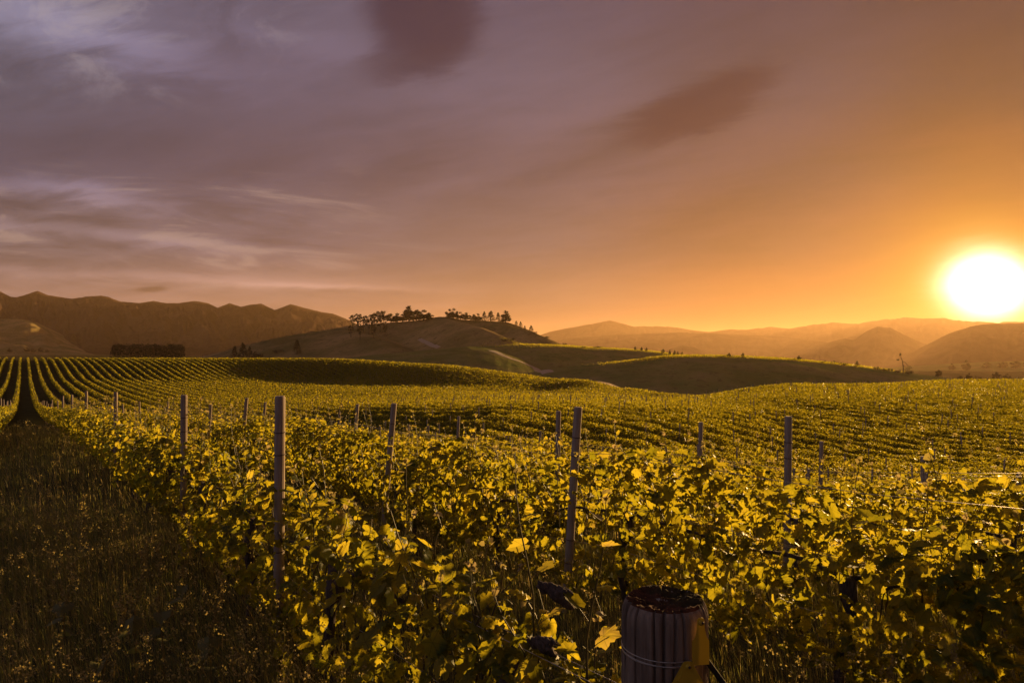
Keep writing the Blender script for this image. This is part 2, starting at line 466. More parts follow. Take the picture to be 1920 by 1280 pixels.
def timber_mat():
    m, nt, out = new_mat('old_timber')
    v = objco(nt, 'Object', (1, 1, 1))
    grain = nnoise(nt, objco(nt, 'Object', (26, 26, 1.6)), 2.2, 6, .65)
    fine = nnoise(nt, objco(nt, 'Object', (90, 90, 5)), 2.0, 4, .6)
    pat = nnoise(nt, v, 5, 4)
    c = nramp(nt, grain, [(.22, (.07, .050, .038)), (.5, (.21, .160, .128)), (.78, (.33, .260, .21))])
    c = nmix(nt, pat.smooth(.5, .7, 0, .5), c, (.09, .065, .05))
    b = bsdf(nt, c, .9, .12, grain + fine * .5, .8, .006)
    nt.links.new(b.outputs[0], out.inputs[0])
    return m


def top_mat():
    m, nt, out = new_mat('mossy_end_grain')
    v = objco(nt)
    n = nnoise(nt, v, 22, 6, .65); n2 = nnoise(nt, v, 7, 4)
    c = nramp(nt, n, [(.3, (.025, .012, .008)), (.6, (.10, .04, .022)), (.8, (.17, .08, .045))])
    c = nmix(nt, n2.smooth(.45, .62, 0, .8), c, (.03, .028, .012))
    lich = nnoise(nt, v, 40, 3)
    c = nmix(nt, lich.smooth(.68, .74, 0, .8), c, (.32, .29, .25))
    b = bsdf(nt, c, .95, .1, n, 1.0, .012)
    nt.links.new(b.outputs[0], out.inputs[0])
    return m


M['timber'] = timber_mat(); M['endgrain'] = top_mat()


def ground_mat():
    m, nt, out = new_mat('vineyard_ground')
    big = nnoise(nt, worldpos(nt), .02, 4); mid = nnoise(nt, worldpos(nt), .6, 5, .6); fine = nnoise(nt, worldpos(nt), 14, 5, .65)
    c = nramp(nt, mid, [(.3, (.040, .038, .016)), (.55, (.085, .074, .030)), (.75, (.12, .096, .044))])
    c2 = nramp(nt, big, [(.35, (.045, .050, .020)), (.6, (.085, .075, .032))])
    c = nmix(nt, .45, c, c2)
    b = bsdf(nt, c, 1.0, 0.0, fine + mid * .8, .6, .05)
    nt.links.new(b.outputs[0], out.inputs[0])
    return m


def hill_mat(name, ca, cb, cc, s=1.0, bd=2.0):
    m, nt, out = new_mat(name)
    a = nnoise(nt, worldpos(nt), .010 * s, 5, .6); b_ = nnoise(nt, worldpos(nt), .07 * s, 6, .65); f_ = nnoise(nt, worldpos(nt), .5 * s, 4, .6)
    c = nramp(nt, a + (b_ - .5) * .4, [(.35, ca), (.5, cb), (.68, cc)])
    scrub = (b_ + (f_ - .5) * .5).smooth(.56, .63)
    c = nmix(nt, scrub * .6, c, tuple(x * .4 for x in ca))
    b = bsdf(nt, c, 1.0, 0.0, b_ + f_ * .4, .5, bd)
    nt.links.new(b.outputs[0], out.inputs[0])
    return m


M['ground'] = ground_mat()
M['meadow'] = hill_mat('meadow_hill', (.115, .145, .040), (.175, .175, .056), (.23, .195, .080), 3.0, .5)
M['dryhill'] = hill_mat('dry_grass_hill', (.13, .120, .042), (.22, .170, .068), (.34, .24, .105), 1.6, .8)
M['mountain'] = hill_mat('mountain_slope', (.036, .022, .018), (.060, .036, .026), (.090, .056, .038), .35, 6)
M['dirt'] = simple_mat('dirt_track', (.30, .23, .165), (.42, .33, .24), .4, .95, .1, (1, 1, 1), .4, .1, 5, 'World')
M['dirtgrass'] = simple_mat('dry_bank_grass', (.22, .14, .06), (.36, .23, .10), .5, .95, .1, (1, 1, 1), .5, .2, 5, 'World')


# ------------------------------------------------------------------ ground sheet
def build_ground():
    rr = np.concatenate([np.geomspace(.4, 400, 330), np.geomspace(410, 19500, 110)])
    az = np.concatenate([np.linspace(-180, -50, 40)[:-1], np.linspace(-50, 50, 420), np.linspace(50, 180, 40)[1:-1]])
    A = np.radians(az)
    Rg, Ag = np.meshgrid(rr, A, indexing='ij')
    X, Y = Rg * np.sin(Ag), Rg * np.cos(Ag)
    V_ = np.stack([X, Y, ground(X, Y)], -1).reshape(-1, 3)
    m, k = len(rr), len(A)
    i, j = np.meshgrid(np.arange(m - 1), np.arange(k), indexing='ij')
    f = np.stack([i * k + j, i * k + (j + 1) % k, (i + 1) * k + (j + 1) % k, (i + 1) * k + j], -1).reshape(-1, 4)
    V_ = np.vstack([V_, [0, 0, EYE - 1.95]])
    f3 = np.array([(m * k, (j_ + 1) % k, j_) for j_ in range(k)])
    f = f[:, ::-1]
    f3 = f3[:, ::-1]
    o = mesh_obj('ground', V_, [f3, f], M['ground'], smooth=True)
    tag(o, kind='structure')


build_ground()

# ------------------------------------------------------------------ hills
HILLS = []


def hill(name, pts, D, wf, wb, mat, zb=None, ridges=(), amp=.06, fx=1 / 60, gully=0.0, sl=1.0, nx=260, ny=120, seed=1, bumps=1.0, sharp=.5, lin_=0.0):
    pts = np.array(pts, float)
    Xc = (pts[:, 0] - 960) / F * D; Zc = EYE - (pts[:, 1] - HOR) / F * D
    xs = np.linspace(Xc[0], Xc[-1], nx); ys = np.concatenate([D - wf * np.linspace(1, 0, ny - ny // 3) ** 1.0, D + wb * np.linspace(0, 1, ny // 3 + 1)[1:]])
    zc = np.interp(xs, Xc, Zc) * sharp + pchip(Xc, Zc, xs) * (1 - sharp)
    Xg, Yg = np.meshgrid(xs, ys, indexing='ij')
    Xw = Xg * Yg / D                       # the hill fans out along the lines of sight
    g = ground(Xw, Yg)
    gb = g - 1.0 if zb is None else np.minimum(g - 1.0, zb + EYE)
    t = np.where(Yg < D, (Yg - (D - wf)) / wf, 1 - (Yg - D) / wb)
    t = np.clip(t + fbm(Xg * fx, Yg * fx * .3, seed, 4) * amp * 4 * np.clip(1 - t, 0, 1) * np.clip(t * 4, 0, 1), 0, 1)
    Sh = np.where(t < 1, np.sin(t * math.pi / 2) ** (1.15 * sl), 1.0)
    Sh = Sh * (1 - lin_) + np.clip(t, 0, 1) ** 1.8 * lin_
    z = gb + (zc[:, None] - gb) * Sh
    hgt = np.maximum(zc[:, None] - gb, 0)
    away = np.clip(np.abs(Yg - D) / (wf * .25), 0, 1)
    z = z + fbm(Xg * fx * 1.7, Yg * fx * 1.2, seed + 9, 5) * hgt * amp * 1.6 * away * np.clip(t * 3, 0, 1)
    if gully:
        gu = 1 - 2 * np.abs(fbm(Xg * fx + fbm(Xg * fx * .5, Yg * fx * .5, seed + 4, 2) * 1.2, Yg * fx * .35, seed + 21, 4))
        z = z - hgt * gully * np.clip(gu, 0, 1) ** 2 * np.clip(away * 1.2, 0, 1) * np.clip(t * 2, 0, 1)
    z = z + fbm(xs * fx * 8, xs * 0 + 3.3, seed + 2, 3)[:, None] * hgt * .012 * bumps
    lim = EYE + (zc[:, None] - EYE) * np.minimum(Yg / D, 1.0) * (1 - .035 * np.clip((D - Yg) / (wf * .12), 0, 1))
    lim = np.where(Yg > D, EYE + (zc[:, None] - EYE) * (1 - .03 * np.clip((Yg - D) / (wb * .12), 0, 1)), lim)
    lim = np.where(zc[:, None] > EYE + 1, lim, 1e9)
    z = np.minimum(z, lim)
    for rp, slope in ridges:                      # spurs: (px, py, depth) lines with their own side slope
        P = np.array([px(*q) for q in rp])
        best = np.full(Xg.shape, -1e9)
        for a, b in zip(P[:-1], P[1:]):
            d = b - a; L2 = d[0] ** 2 + d[1] ** 2
            s = np.clip(((Xw - a[0]) * d[0] + (Yg - a[1]) * d[1]) / L2, 0, 1)
            dist = np.hypot(Xw - a[0] - s * d[0], Yg - a[1] - s * d[1])
            best = np.maximum(best, a[2] + s * d[2] - slope * (np.sqrt(dist ** 2 + 64) - 8))
        k = 4.0
        z = np.maximum(z, best) + k * np.exp(-np.abs(z - best) / k) * .25
    V_ = np.stack([Xw, Yg, z], -1).reshape(-1, 3)
    n2 = len(ys)
    i, j = np.meshgrid(np.arange(nx - 1), np.arange(n2 - 1), indexing='ij')
    f = np.stack([i * n2 + j, (i + 1) * n2 + j, (i + 1) * n2 + j + 1, i * n2 + j + 1], -1).reshape(-1, 4)
    o = mesh_obj(name, V_, f, mat, smooth=True)
    tag(o, kind='structure')
    HILLS.append((xs, ys, z, D))
    return o


def surf(X, Y):
    X, Y = np.asarray(X, float), np.asarray(Y, float)
    z = ground(X, Y)
    for xs, ys, zz, D in HILLS:
        Xd = X * D / np.maximum(Y, 1)
        i = np.clip(np.searchsorted(xs, Xd) - 1, 0, len(xs) - 2); j = np.clip(np.searchsorted(ys, Y) - 1, 0, len(ys) - 2)
        a = (Xd - xs[i]) / (xs[i + 1] - xs[i]); b = (Y - ys[j]) / (ys[j + 1] - ys[j])
        ins = (a >= 0) & (a <= 1) & (b >= 0) & (b <= 1)
        h = (zz[i, j] * (1 - a) + zz[i + 1, j] * a) * (1 - b) + (zz[i, j + 1] * (1 - a) + zz[i + 1, j + 1] * a) * b
        z = np.where(ins, np.maximum(z, h), z)
    return z


def hit(x, y, y0=200, y1=9000):
    """the surface point seen at a photo pixel, searched between two depths (nearest crest below it if it looks into the sky)"""
    Y = np.geomspace(y0, y1, 4000); X = (x - 960) / F * Y
    s = surf(X, Y); ray = EYE - (y - HOR) / F * Y
    k = np.where(s >= ray)[0]
    i = k[0] if len(k) else int(np.argmax((s - ray) / Y))
    return np.array([X[i], Y[i], s[i]])


hill('mountain_range', [(-420, 590), (-250, 560), (-100, 575), (-30, 548), (0, 546), (20, 556), (32, 557), (45, 553), (70, 545), (90, 553), (115, 557), (135, 560), (160, 556), (190, 554), (205, 557),
      (225, 565), (260, 568), (288, 564), (310, 568), (335, 568), (365, 564), (390, 568), (408, 577), (430, 568), (452, 575), (470, 571), (490, 569), (515, 581),
      (545, 570), (575, 578), (600, 584), (625, 588), (655, 600), (700, 625), (760, 650), (840, 668)], 4200, 2100, 1600, M['mountain'], amp=.05, fx=1 / 150, gully=.22, nx=1100, ny=170, seed=4, bumps=1.0, sharp=1.0)
hill('foothill', [(-260, 640), (-120, 610), (-20, 597), (40, 598), (66, 604), (85, 614), (110, 630), (140, 648), (170, 662), (200, 670)], 2500, 700, 800, M['dryhill'], amp=.07, fx=1 / 170, gully=.20, seed=12,
     ridges=[([(66, 604, 2500), (100, 628, 2350), (150, 656, 2150)], .55)])
hill('far_mountain_range', [(900, 668), (980, 640), (1030, 622), (1080, 612), (1120, 605), (1143, 600), (1165, 606), (1190, 612), (1230, 610), (1270, 614), (1300, 619), (1330, 622), (1370, 617), (1400, 618), (1440, 612),
      (1480, 616), (1520, 608), (1560, 604), (1600, 607), (1640, 601), (1690, 594), (1730, 597), (1770, 596), (1810, 601), (1860, 604), (1950, 600), (2100, 590), (2300, 610)], 9500, 3000, 2500, M['mountain'], amp=.08, fx=1 / 900, gully=.25, seed=31, nx=700, ny=110, bumps=3.5, sharp=.8)
hill('middle_mountain_range', [(960, 672), (1060, 634), (1140, 628), (1200, 626), (1280, 623), (1340, 625), (1400, 628), (1470, 631), (1540, 640), (1640, 650), (1760, 665)], 7000, 2200, 1800, M['mountain'], amp=.08, fx=1 / 700, gully=.22, seed=37, nx=500, ny=90, bumps=3.0, sharp=.7)
hill('pointed_hill', [(1420, 682), (1500, 655), (1545, 644), (1585, 634), (1600, 637), (1625, 620), (1645, 612), (1668, 614), (1695, 627), (1725, 641), (1760, 652), (1850, 680)], 5200, 1300, 1300, M['mountain'], amp=.07, fx=1 / 380, gully=.2, seed=41, nx=300, ny=90, bumps=2.0, sharp=.6)
hill('broad_hill', [(1640, 690), (1710, 660), (1745, 642), (1780, 625), (1820, 612), (1850, 607), (1890, 606), (1930, 605), (2000, 610), (2120, 640), (2250, 690)], 4300, 1400, 1500, M['mountain'], amp=.07, fx=1 / 380, gully=.2, seed=43, nx=300, ny=90, bumps=2.0)
hill('low_hill', [(1195, 678), (1235, 664), (1260, 653), (1280, 648), (1305, 652), (1330, 664), (1375, 680)], 4600, 700, 700, M['mountain'], amp=.06, fx=1 / 300, seed=47, nx=100, ny=50)
hill('wooded_rise', [(1560, 700), (1660, 690), (1760, 683), (1860, 678), (1960, 676), (2100, 678), (2250, 700)], 2100, 500, 600, M['meadow'], amp=.05, fx=1 / 200, seed=48, nx=120, ny=50)
hill('grassy_hill', [(300, 690), (380, 668), (430, 655), (480, 642), (540, 629), (600, 620), (650, 612), (700, 607), (740, 604), (780, 601), (800, 598), (822, 595), (840, 595), (862, 599), (900, 602), (950, 604), (975, 612),
      (1000, 622), (1030, 636), (1060, 648), (1090, 656), (1130, 672)], 900, 330, 420, M['dryhill'], zb=-26, lin_=1.0, amp=.03, fx=1 / 80, gully=.06, nx=300, ny=150, seed=51,
     ridges=[([(828, 596, 900), (858, 603, 830), (895, 613, 770), (940, 632, 700)], .46), ([(902, 602, 902), (945, 608, 860), (990, 622, 805)], .46), ([(640, 615, 880), (700, 630, 800), (740, 650, 720)], .35)])
hill('valley_spur', [(560, 690), (620, 675), (680, 667), (740, 662), (800, 656), (850, 651), (880, 649), (905, 651), (930, 656), (970, 668), (1010, 682), (1050, 700), (1090, 712)], 600, 240, 130, M['meadow'], zb=-26, amp=.05, fx=1 / 70, seed=57, nx=200, ny=90)
hill('terraced_spur', [(820, 668), (880, 652), (920, 648), (980, 646), (1050, 648), (1110, 652), (1170, 655), (1230, 660), (1280, 668), (1330, 678), (1400, 692)], 680, 200, 200, M['meadow'], zb=-26, amp=.04, fx=1 / 70, seed=61, nx=200, ny=70)
hill('rounded_spur', [(960, 706), (1030, 692), (1090, 685), (1150, 681), (1190, 677), (1230, 671), (1270, 668), (1330, 668), (1400, 670), (1460, 673), (1540, 680), (1620, 689), (1690, 698), (1760, 707), (1830, 716)], 470, 170, 160, M['meadow'], zb=-26, amp=.04, fx=1 / 60, seed=67, nx=240, ny=90)


def drape(name, pxs, width, mat, y0, y1, lift=.25, sub=14):
    P = np.array([hit(x, y, y0, y1) for x, y in pxs])
    t = np.arange(len(P)); q = np.linspace(0, len(P) - 1, (len(P) - 1) * sub + 1)
    cx, cy = pchip(t, P[:, 0], q), pchip(t, P[:, 1], q)
    d = np.stack([np.gradient(cx), np.gradient(cy)], -1); d /= np.linalg.norm(d, axis=1)[:, None]
    w = np.broadcast_to(np.interp(q, t, np.broadcast_to(width, t.shape)), q.shape)
    V_ = []
    for k in np.linspace(-1, 1, 7):
        wk = w * (1 + .35 * fbm(q * 1.7, q * 0 + k, 5, 3)) * .5 * k
        X, Y = cx - d[:, 1] * wk, cy + d[:, 0] * wk
        V_.append(np.stack([X, Y, surf(X, Y) + lift * (1.0 - .5 * abs(k) ** 3)], -1))
    V_ = np.stack(V_, 1); m = len(q)
    i, j = np.meshgrid(np.arange(m - 1), np.arange(6), indexing='ij')
    f = np.stack([i * 7 + j, i * 7 + j + 1, (i + 1) * 7 + j + 1, (i + 1) * 7 + j], -1).reshape(-1, 4)
    o = mesh_obj(name, V_.reshape(-1, 3), f, mat, smooth=True); tag(o, kind='structure')


drape('dirt_track', [(922, 657), (938, 664), (960, 673), (985, 682), (1005, 690), (1020, 696), (1030, 699)], 8.0, M['dirt'], 350, 760)
drape('farm_track', [(786, 636), (800, 642), (812, 648), (822, 652)], 5.0, M['dirt'], 560, 1000)
drape('dry_grass_bank', [(1085, 710.5), (1120, 717.5), (1160, 725.5), (1190, 731), (1215, 735)], [4.0, 14.0, 16.0, 13.0, 4.0], M['dirtgrass'], 150, 300, .14)

# ------------------------------------------------------------------ vine rows: frame, spacing
RN = np.array([.813, .582]); RD = np.array([-.582, .813])      # across and along the rows
P0, DP = 1.5, 2.4
H_CAN = 1.2                                                     # canopy height over ground
_cu = np.array([-400, 45, 300, 600, 800, 1000, 1120, 1240, 1500, 1800, 2300]); _cy = np.array([292, 292, 292, 292, 272, 250, 192, 152, 116, 142, 150])


def rowpt(p, s): return RN[0] * p + RD[0] * s, RN[1] * p + RD[1] * s


def ucol(X, Y): return 960 + F * X / np.maximum(Y, .3)


def in_vineyard(X, Y, p):
    u = ucol(X, Y)
    return (Y > .9) & (u > -110) & (u < 2080) & (Y < np.interp(u, _cu, _cy))


# leaf templates -------------------------------------------------------------
def leaf_detail():
    """five-lobed toothed grape leaf, petiole at the origin, blade along +y, unit length"""
    ang_r = [(-170, .26), (-152, .46), (-134, .56), (-118, .60), (-104, .58), (-92, .54), (-78, .64), (-62, .74), (-52, .76), (-42, .70), (-32, .66), (-22, .76), (-12, .88), (0, .98)]
    ang_r = ang_r + [(-a, r) for a, r in ang_r[-2::-1]]
    th = np.radians([a for a, r in ang_r]); r = np.array([r for a, r in ang_r])
    r = r * (1 + .06 * np.where(np.arange(len(r)) % 2, 1, -1))
    x, y = r * np.sin(th) * .95, r * np.cos(th) + .12
    z = -.28 * (np.abs(x) ** 1.6) - .12 * np.clip(y - .3, 0, 1) ** 2 + .05 * np.sin(th * 5)
    z = z + .05 * np.sin(th * 11)                       # wavy margin
    xi, yi = x * .55, .12 + (y - .12) * .55
    zi = .085 - .16 * np.abs(xi) ** 1.6 - .030 * np.cos(th * 6.9)   # blade puffed up between the ribs
    V_ = np.vstack([[0, .12, .02], np.stack([xi, yi, zi], -1), np.stack([x, y, z], -1)])
    n = len(x); f = [(0, i + 1, i + 2) for i in range(n - 1)]
    for i in range(n - 1): f += [(1 + i, 1 + n + i, 2 + n + i), (1 + i, 2 + n + i, 2 + i)]
    f = np.array(f)
    return V_ * .72, f


def leaf_mid():
    V_ = np.array([(0, 0, .04), (-.52, .05, -.10), (-.50, .52, -.13), (0, 1.0, -.12), (.50, .52, -.13), (.52, .05, -.10), (0, .45, .05)], float)
    f = np.array([(6, 0, 5), (6, 5, 4), (6, 4, 3), (6, 3, 2), (6, 2, 1), (6, 1, 0)])
    return V_ * .85, f


def leaf_far():
    V_ = np.array([(0, 0, 0), (-.5, .5, -.12), (0, 1, 0), (.5, .5, -.12)], float)
    return V_, np.array([(0, 3, 2), (0, 2, 1)])


VEIN = np.array([1.0] + [1.0 if abs(abs(a_) - c_) < 1 else 0.0 for a_, c_ in [(a_, min((0, 52, 118), key=lambda q: abs(abs(a_) - q))) for a_ in (-170, -152, -134, -118, -104, -92, -78, -62, -52, -42, -32, -22, -12, 0, 12, 22, 32, 42, 52, 62, 78, 92, 104, 118, 134, 152, 170)]])
VEIN = np.concatenate([VEIN, VEIN[1:]])
LT = [leaf_detail(), leaf_mid(), leaf_far()]


def place_leaves(T, pos, nrm, size, axis=None):
    """oriented copies of a leaf template; nrm = upper side, axis = preferred tip direction"""
    tv, tf = T; n = len(pos)
    nrm = nrm / (np.linalg.norm(nrm, axis=1)[:, None] + 1e-9)
    if axis is None:
        axis = rng.normal(size=(n, 3)); axis[:, 2] -= .9
    yv = axis - (axis * nrm).sum(1)[:, None] * nrm; yv /= np.linalg.norm(yv, axis=1)[:, None] + 1e-9
    xv = np.cross(yv, nrm)
    s = np.asarray(size)[:, None, None]
    ctr = pos[:, None]
    curl = rng.uniform(-.6, 2.6, n)[:, None, None]; fold = rng.uniform(.55, 1.0, n)[:, None, None]
    V_ = ctr + s * (tv[None, :, :1] * fold * xv[:, None] + (tv[None, :, 1:2] - .35) * yv[:, None] + (tv[None, :, 2:3] * curl + (1 - fold) * .9 * np.abs(tv[None, :, :1])) * nrm[:, None])
    f = (tf[None] + (np.arange(n) * len(tv))[:, None, None]).reshape(-1, 3)
    return V_.reshape(-1, 3), f, len(tv)


LODY = (10.0, 42.0)


def leaf_size(Y): return np.maximum(np.interp(Y, [2, 4.5], [.084, .106]), .0018 * Y)


def row_leaves(p, s0, s1, seed):
    ds = .5
    s = np.arange(s0, s1, ds); X, Y = rowpt(p, s)
    ok = in_vineyard(X, Y, p); s, X, Y = s[ok], X[ok], Y[ok]
    if len(s) == 0: return None
    ls = leaf_size(Y)
    n = np.interp(Y, [5, 12, 30, 45], [3.7, 4.2 if 0 < p < 2 else 6.6, 7.5, 6.5]) / (ls ** 2) * ds * (.72 if p < 2 and p > 0 else 1.35) ** np.clip((7 - Y) / 3, 0, 1)
    dens = 1 + np.interp(Y, [12, 30], [1.5, .45]) * fbm(s * .9, s * 0 + p * 7.7, 77, 3)
    n = np.floor(n * np.clip(dens, .22, 1.7) + rng.random(len(s))).astype(int)
    sp = np.repeat(s, n) + rng.random(n.sum()) * ds
    m = len(sp)
    th = rng.uniform(0, 2 * math.pi, m)
    rr = .45 + .62 * np.sqrt(rng.random(m))
    top = H_CAN - (.22 * np.clip((6 - sp) / 4, 0, 1) if 0 < p < 2 else 0) + fbm(sp * .9, sp * 0 + p * 3.1, 79, 3) * np.interp(rowpt(p, sp)[1], [10, 30], [.32, .20])
    mid = .5 * (top + .30); sh = .5 * (top - .30)
    lat = .30 * rr * np.cos(th) * (1 + .5 * fbm(sp * .8, sp * 0 + p * 5, 83, 2)); hh = mid + sh * rr * np.sin(th)
    hh = np.clip(hh, .12, None)
    kk = round((p - P0) / DP)
    for pk, ps, slope in POST_GAPS:            # trained away from the trellis posts
        if pk == kk: hh = np.where((lat < .05) & (np.abs(sp - ps - lat * slope) < .15) & (hh > .35), .2 + .15 * rng.random(m), hh)
    Xl, Yl = rowpt(p + lat, sp)
    z = ground(Xl, Yl) + hh
    pos = np.stack([Xl, Yl, z], -1)
    out = np.stack([RN[0] * np.cos(th), RN[1] * np.cos(th), np.sin(th) * .8 + .35], -1)
    nrm = out + rng.normal(size=(m, 3)) * .65
    sz = leaf_size(Yl) * rng.uniform(.45, 1.3, m)
    return pos, nrm, sz, Yl


def shoot_stems(p, s0, s1, step, ymax):
    """upright green shoots rising from the canopy: stems, their leaves and pale tips"""
    stems = Geo(); tips = []; lv = []; 
    s = s0
    while s < s1:
        s += step * random.uniform(.4, 1.7)
        X, Y = rowpt(p + random.gauss(0, .09), s)
        if not (1.6 < Y < ymax) or not (-60 < 960 + F * X / Y < 2000): continue
        g = float(ground(X, Y)); h0 = random.uniform(.6, .85)
        tall = random.random()
        h1 = h0 + (.30 + .62 * tall)
        if p < 2 and Y < 5: h1 -= .08
        lx, ly = random.gauss(0, .10), random.gauss(0, .10)
        k = 7; t = np.linspace(0, 1, k); ph = random.uniform(0, 6)
        if any(pk == round((p - P0) / DP) and abs(s - ps) < .12 for pk, ps, _ in POST_GAPS): continue
        pts = np.stack([X + lx * t ** 1.5 + .015 * np.sin(t * 7 + ph), Y + ly * t ** 1.5 + .015 * np.cos(t * 6 + ph), g + h0 + (h1 - h0) * t], -1)
        stems.tube(pts, .0050 * (1 - .70 * t), 4, False, random.random())
        nl = int(5 + 4 * tall)
        for i in range(nl):
            tt = .18 + .80 * i / (nl - 1) + random.uniform(-.03, .03)
            q = np.array([np.interp(tt, t, pts[:, c]) for c in range(3)])
            az = (i % 2) * math.pi + ph + random.gauss(0, .6)
            ll = (.10 * (1 - tt) + .028) * random.uniform(.8, 1.2)
            d = np.array([math.cos(az), math.sin(az), .55 + tt * .6]); d /= np.linalg.norm(d)
            e = q + d * ll
            if Y < 12: stems.tube([q, q + d * ll * .5 + [0, 0, .004], e], .0016, 3, False, random.random())
            sz = ((.085 if Y < 3.2 else .105) * (1 - tt) ** .6 + .022) * random.uniform(.8, 1.2)
            nn = np.array([-math.cos(az) * .45, -math.sin(az) * .45, .9]) + np.array([random.gauss(0, .35) for _ in range(3)])
            (tips if tt > .86 else lv).append((e, nn, sz, (math.cos(az), math.sin(az), -.55 - .3 * (1 - tt))))
        for i in range(2 + int(Y < 8)):                 # the pale furled tip
            az = random.uniform(0, 6.28)
            tips.append((pts[-1] + np.array([random.gauss(0, .008), random.gauss(0, .008), random.uniform(-.012, .02)]), (math.cos(az), math.sin(az), random.uniform(-.2, .8)), random.uniform(.022, .045), (math.sin(az), -math.cos(az), random.uniform(-.3, .9))))
        if Y < 9 and random.random() < .65:             # forked tendril
            tt = random.uniform(.5, .95); q = np.array([np.interp(tt, t, pts[:, c]) for c in range(3)]); az = random.uniform(0, 6.28); L = random.uniform(.06, .14)
            u = np.linspace(0, 1, 7)
            c1 = q + np.stack([math.cos(az) * L * u, math.sin(az) * L * u, L * (1.1 * u - .9 * u ** 2.5)], -1)
            stems.tube(c1, .0013, 3, False, .2)
            c2 = c1[3] + np.stack([math.cos(az + 1) * L * .6 * u, math.sin(az + 1) * L * .6 * u, L * .8 * u], -1)
            stems.tube(c2, .0011, 3, False, .3)
    return stems, lv, tips


def vine_wood(p, s0, s1, ymax):
    """gnarled trunks every 1.8 m and the cordon arms along the lowest wire"""
    out = []; s = math.ceil(s0 / 1.8) * 1.8 + .3
    while s < s1:
        X, Y = rowpt(p, s); g = Geo()
        if 1.2 < Y < ymax and -120 < 960 + F * X / Y < 2060:
            z = float(ground(X, Y)); k = 9; t = np.linspace(0, 1, k)
            w = np.stack([fbm(t * 3 + s, t * 0, 5, 2) * .10, fbm(t * 3 + s, t * 0 + 9, 6, 2) * .10], -1)
            pts = np.stack([X + w[:, 0], Y + w[:, 1], z - .05 + .92 * t], -1)
            g.tube(pts, .030 + .018 * np.abs(fbm(t * 8 + s, t * 0 + 3, 7, 2)) + .02 * (t > .85), 7)
            for sg in (-1, 1) if not (0 < p < 2 and Y < 3.4) else ():
                q = np.linspace(0, 1, 8); ss = s + sg * q * .86
                Xa, Ya = rowpt(p, ss)
                pa = np.stack([Xa + fbm(ss * 5, ss * 0, 8, 2) * .05, Ya, ground(Xa, Ya) + .86 + .05 * np.sin(q * 3) + fbm(ss * 6, ss * 0 + 4, 9, 2) * .05], -1)
                g.tube(pa, .014 * (1 - .5 * q) + .008 * np.abs(fbm(ss * 14, ss * 0, 4, 2)), 6)
        if g.n: out.append(('trunk', g))
        s += 1.8
    # old knotted heads where canes were bent down and tied to the wire
    for kk, u_, y_, L, ang in ((0, 1045, 1112, .12, -.6), (0, 1020, 1208, .085, -.45), (1, 1835, 1042, .15, -.4)):
        if abs(P0 + DP * kk - p) > .1: continue
        Y = F * p / (.813 * (u_ - 45)); c = px(u_, y_, Y); g = Geo(); out.append(('knotted_cane', g))
        for j in range(9):
            t = np.linspace(-1, 1, 15); ph = j * .7
            rad = .020 * (1 + .9 * t) * (0.5 if j > 6 else 1)
            t = t * random.uniform(.6, 1.15) + random.uniform(-.15, .15)
            q = c + np.stack([t * L * .55, .10 * t * L + rad * np.cos(t * 2.2 + ph) * .8, t * L * .5 * ang + rad * np.sin(t * 2.2 + ph) * .8 + fbm(t * 3, t * 0 + j, 4, 2) * .018], -1)
            g.tube(q, (.007 + .010 * np.abs(fbm(t * 6, t * 0 + j, 14, 2))) * (1 if j < 7 else .45) * (1.25 - .5 * np.abs(np.linspace(-1, 1, 15))), 7)
    return out


POSTS = [  # photo column, row index, top row in the photo, lean across (deg), label
    (525, 0, 742, .4, 'tall pale post nearest the grass lane, with wire ties around it'),
    (345, 0, 740, .3, 'pale post by the grass lane, second back along its edge'),
    (217, 0, 735, 0, 'pale post by the grass lane, third back along its edge'),
    (162, 0, 733, 0, 'thin pale post by the grass lane, fourth back along its edge'),
    (135, 0, 740, 0, 'short thin post by the grass lane, fifth back along its edge'),
    (118, 0, 742, 0, 'very small post by the grass lane, sixth back along its edge'),
    (738, 1, 755, 5, 'grey post leaning right in the second vine hedge, left of centre'),
    (1083, 1, 762, 3.5, 'thick grey post leaning slightly right in the second vine hedge, just right of centre'),
    (462, 1, 745, 5, 'leaning thin post of second hedge behind the tallest pale post'),
    (395, 1, 757, 4, 'small leaning post of second hedge beyond the grass lane posts'),
    (1478, 2, 780, .5, 'stout dark post in the third vine hedge, right of centre'),
    (1047, 2, 770, 1, 'grey post standing just behind the thick leaning centre post'),
    (670, 2, 757, 4, 'leaning post of third hedge, left of the centre posts'),
    (497, 2, 753, 5, 'small leaning post of third hedge close behind the tallest post'),
    (1314, 3, 791, 1.5, 'narrow pale post of fourth hedge, left of the stout dark post'),
    (860, 3, 780, 3, 'slim leaning post of fourth hedge between the centre posts'),
    (637, 3, 772, 3, 'slim post of fourth hedge, left of the third hedge post'),
    (1540, 4, 827, 1, 'grey post of fifth hedge, right of the stout dark post'),
    (1013, 4, 808, 2, 'short slim post of fifth hedge beside the centre posts'),
    (767, 4, 795, 2, 'short slim post of fifth hedge just right of the leaning grey post'),
    (1730, 5, 855, .5, 'short grey post standing alone low down near the right'),
    (1911, 5, 885, .5, 'short grey post at the right edge with wires running to it'),
]
POST_GAPS = []
for u_, k_, *_ in POSTS:
    p_ = P0 + DP * k_; Y_ = F * p_ / (.813 * (u_ - 45)); X_ = (u_ - 960) / F * Y_
    d_ = np.array([X_, Y_]); POST_GAPS.append((k_, X_ * RD[0] + Y_ * RD[1], float(d_ @ RD) / float(d_ @ RN)))

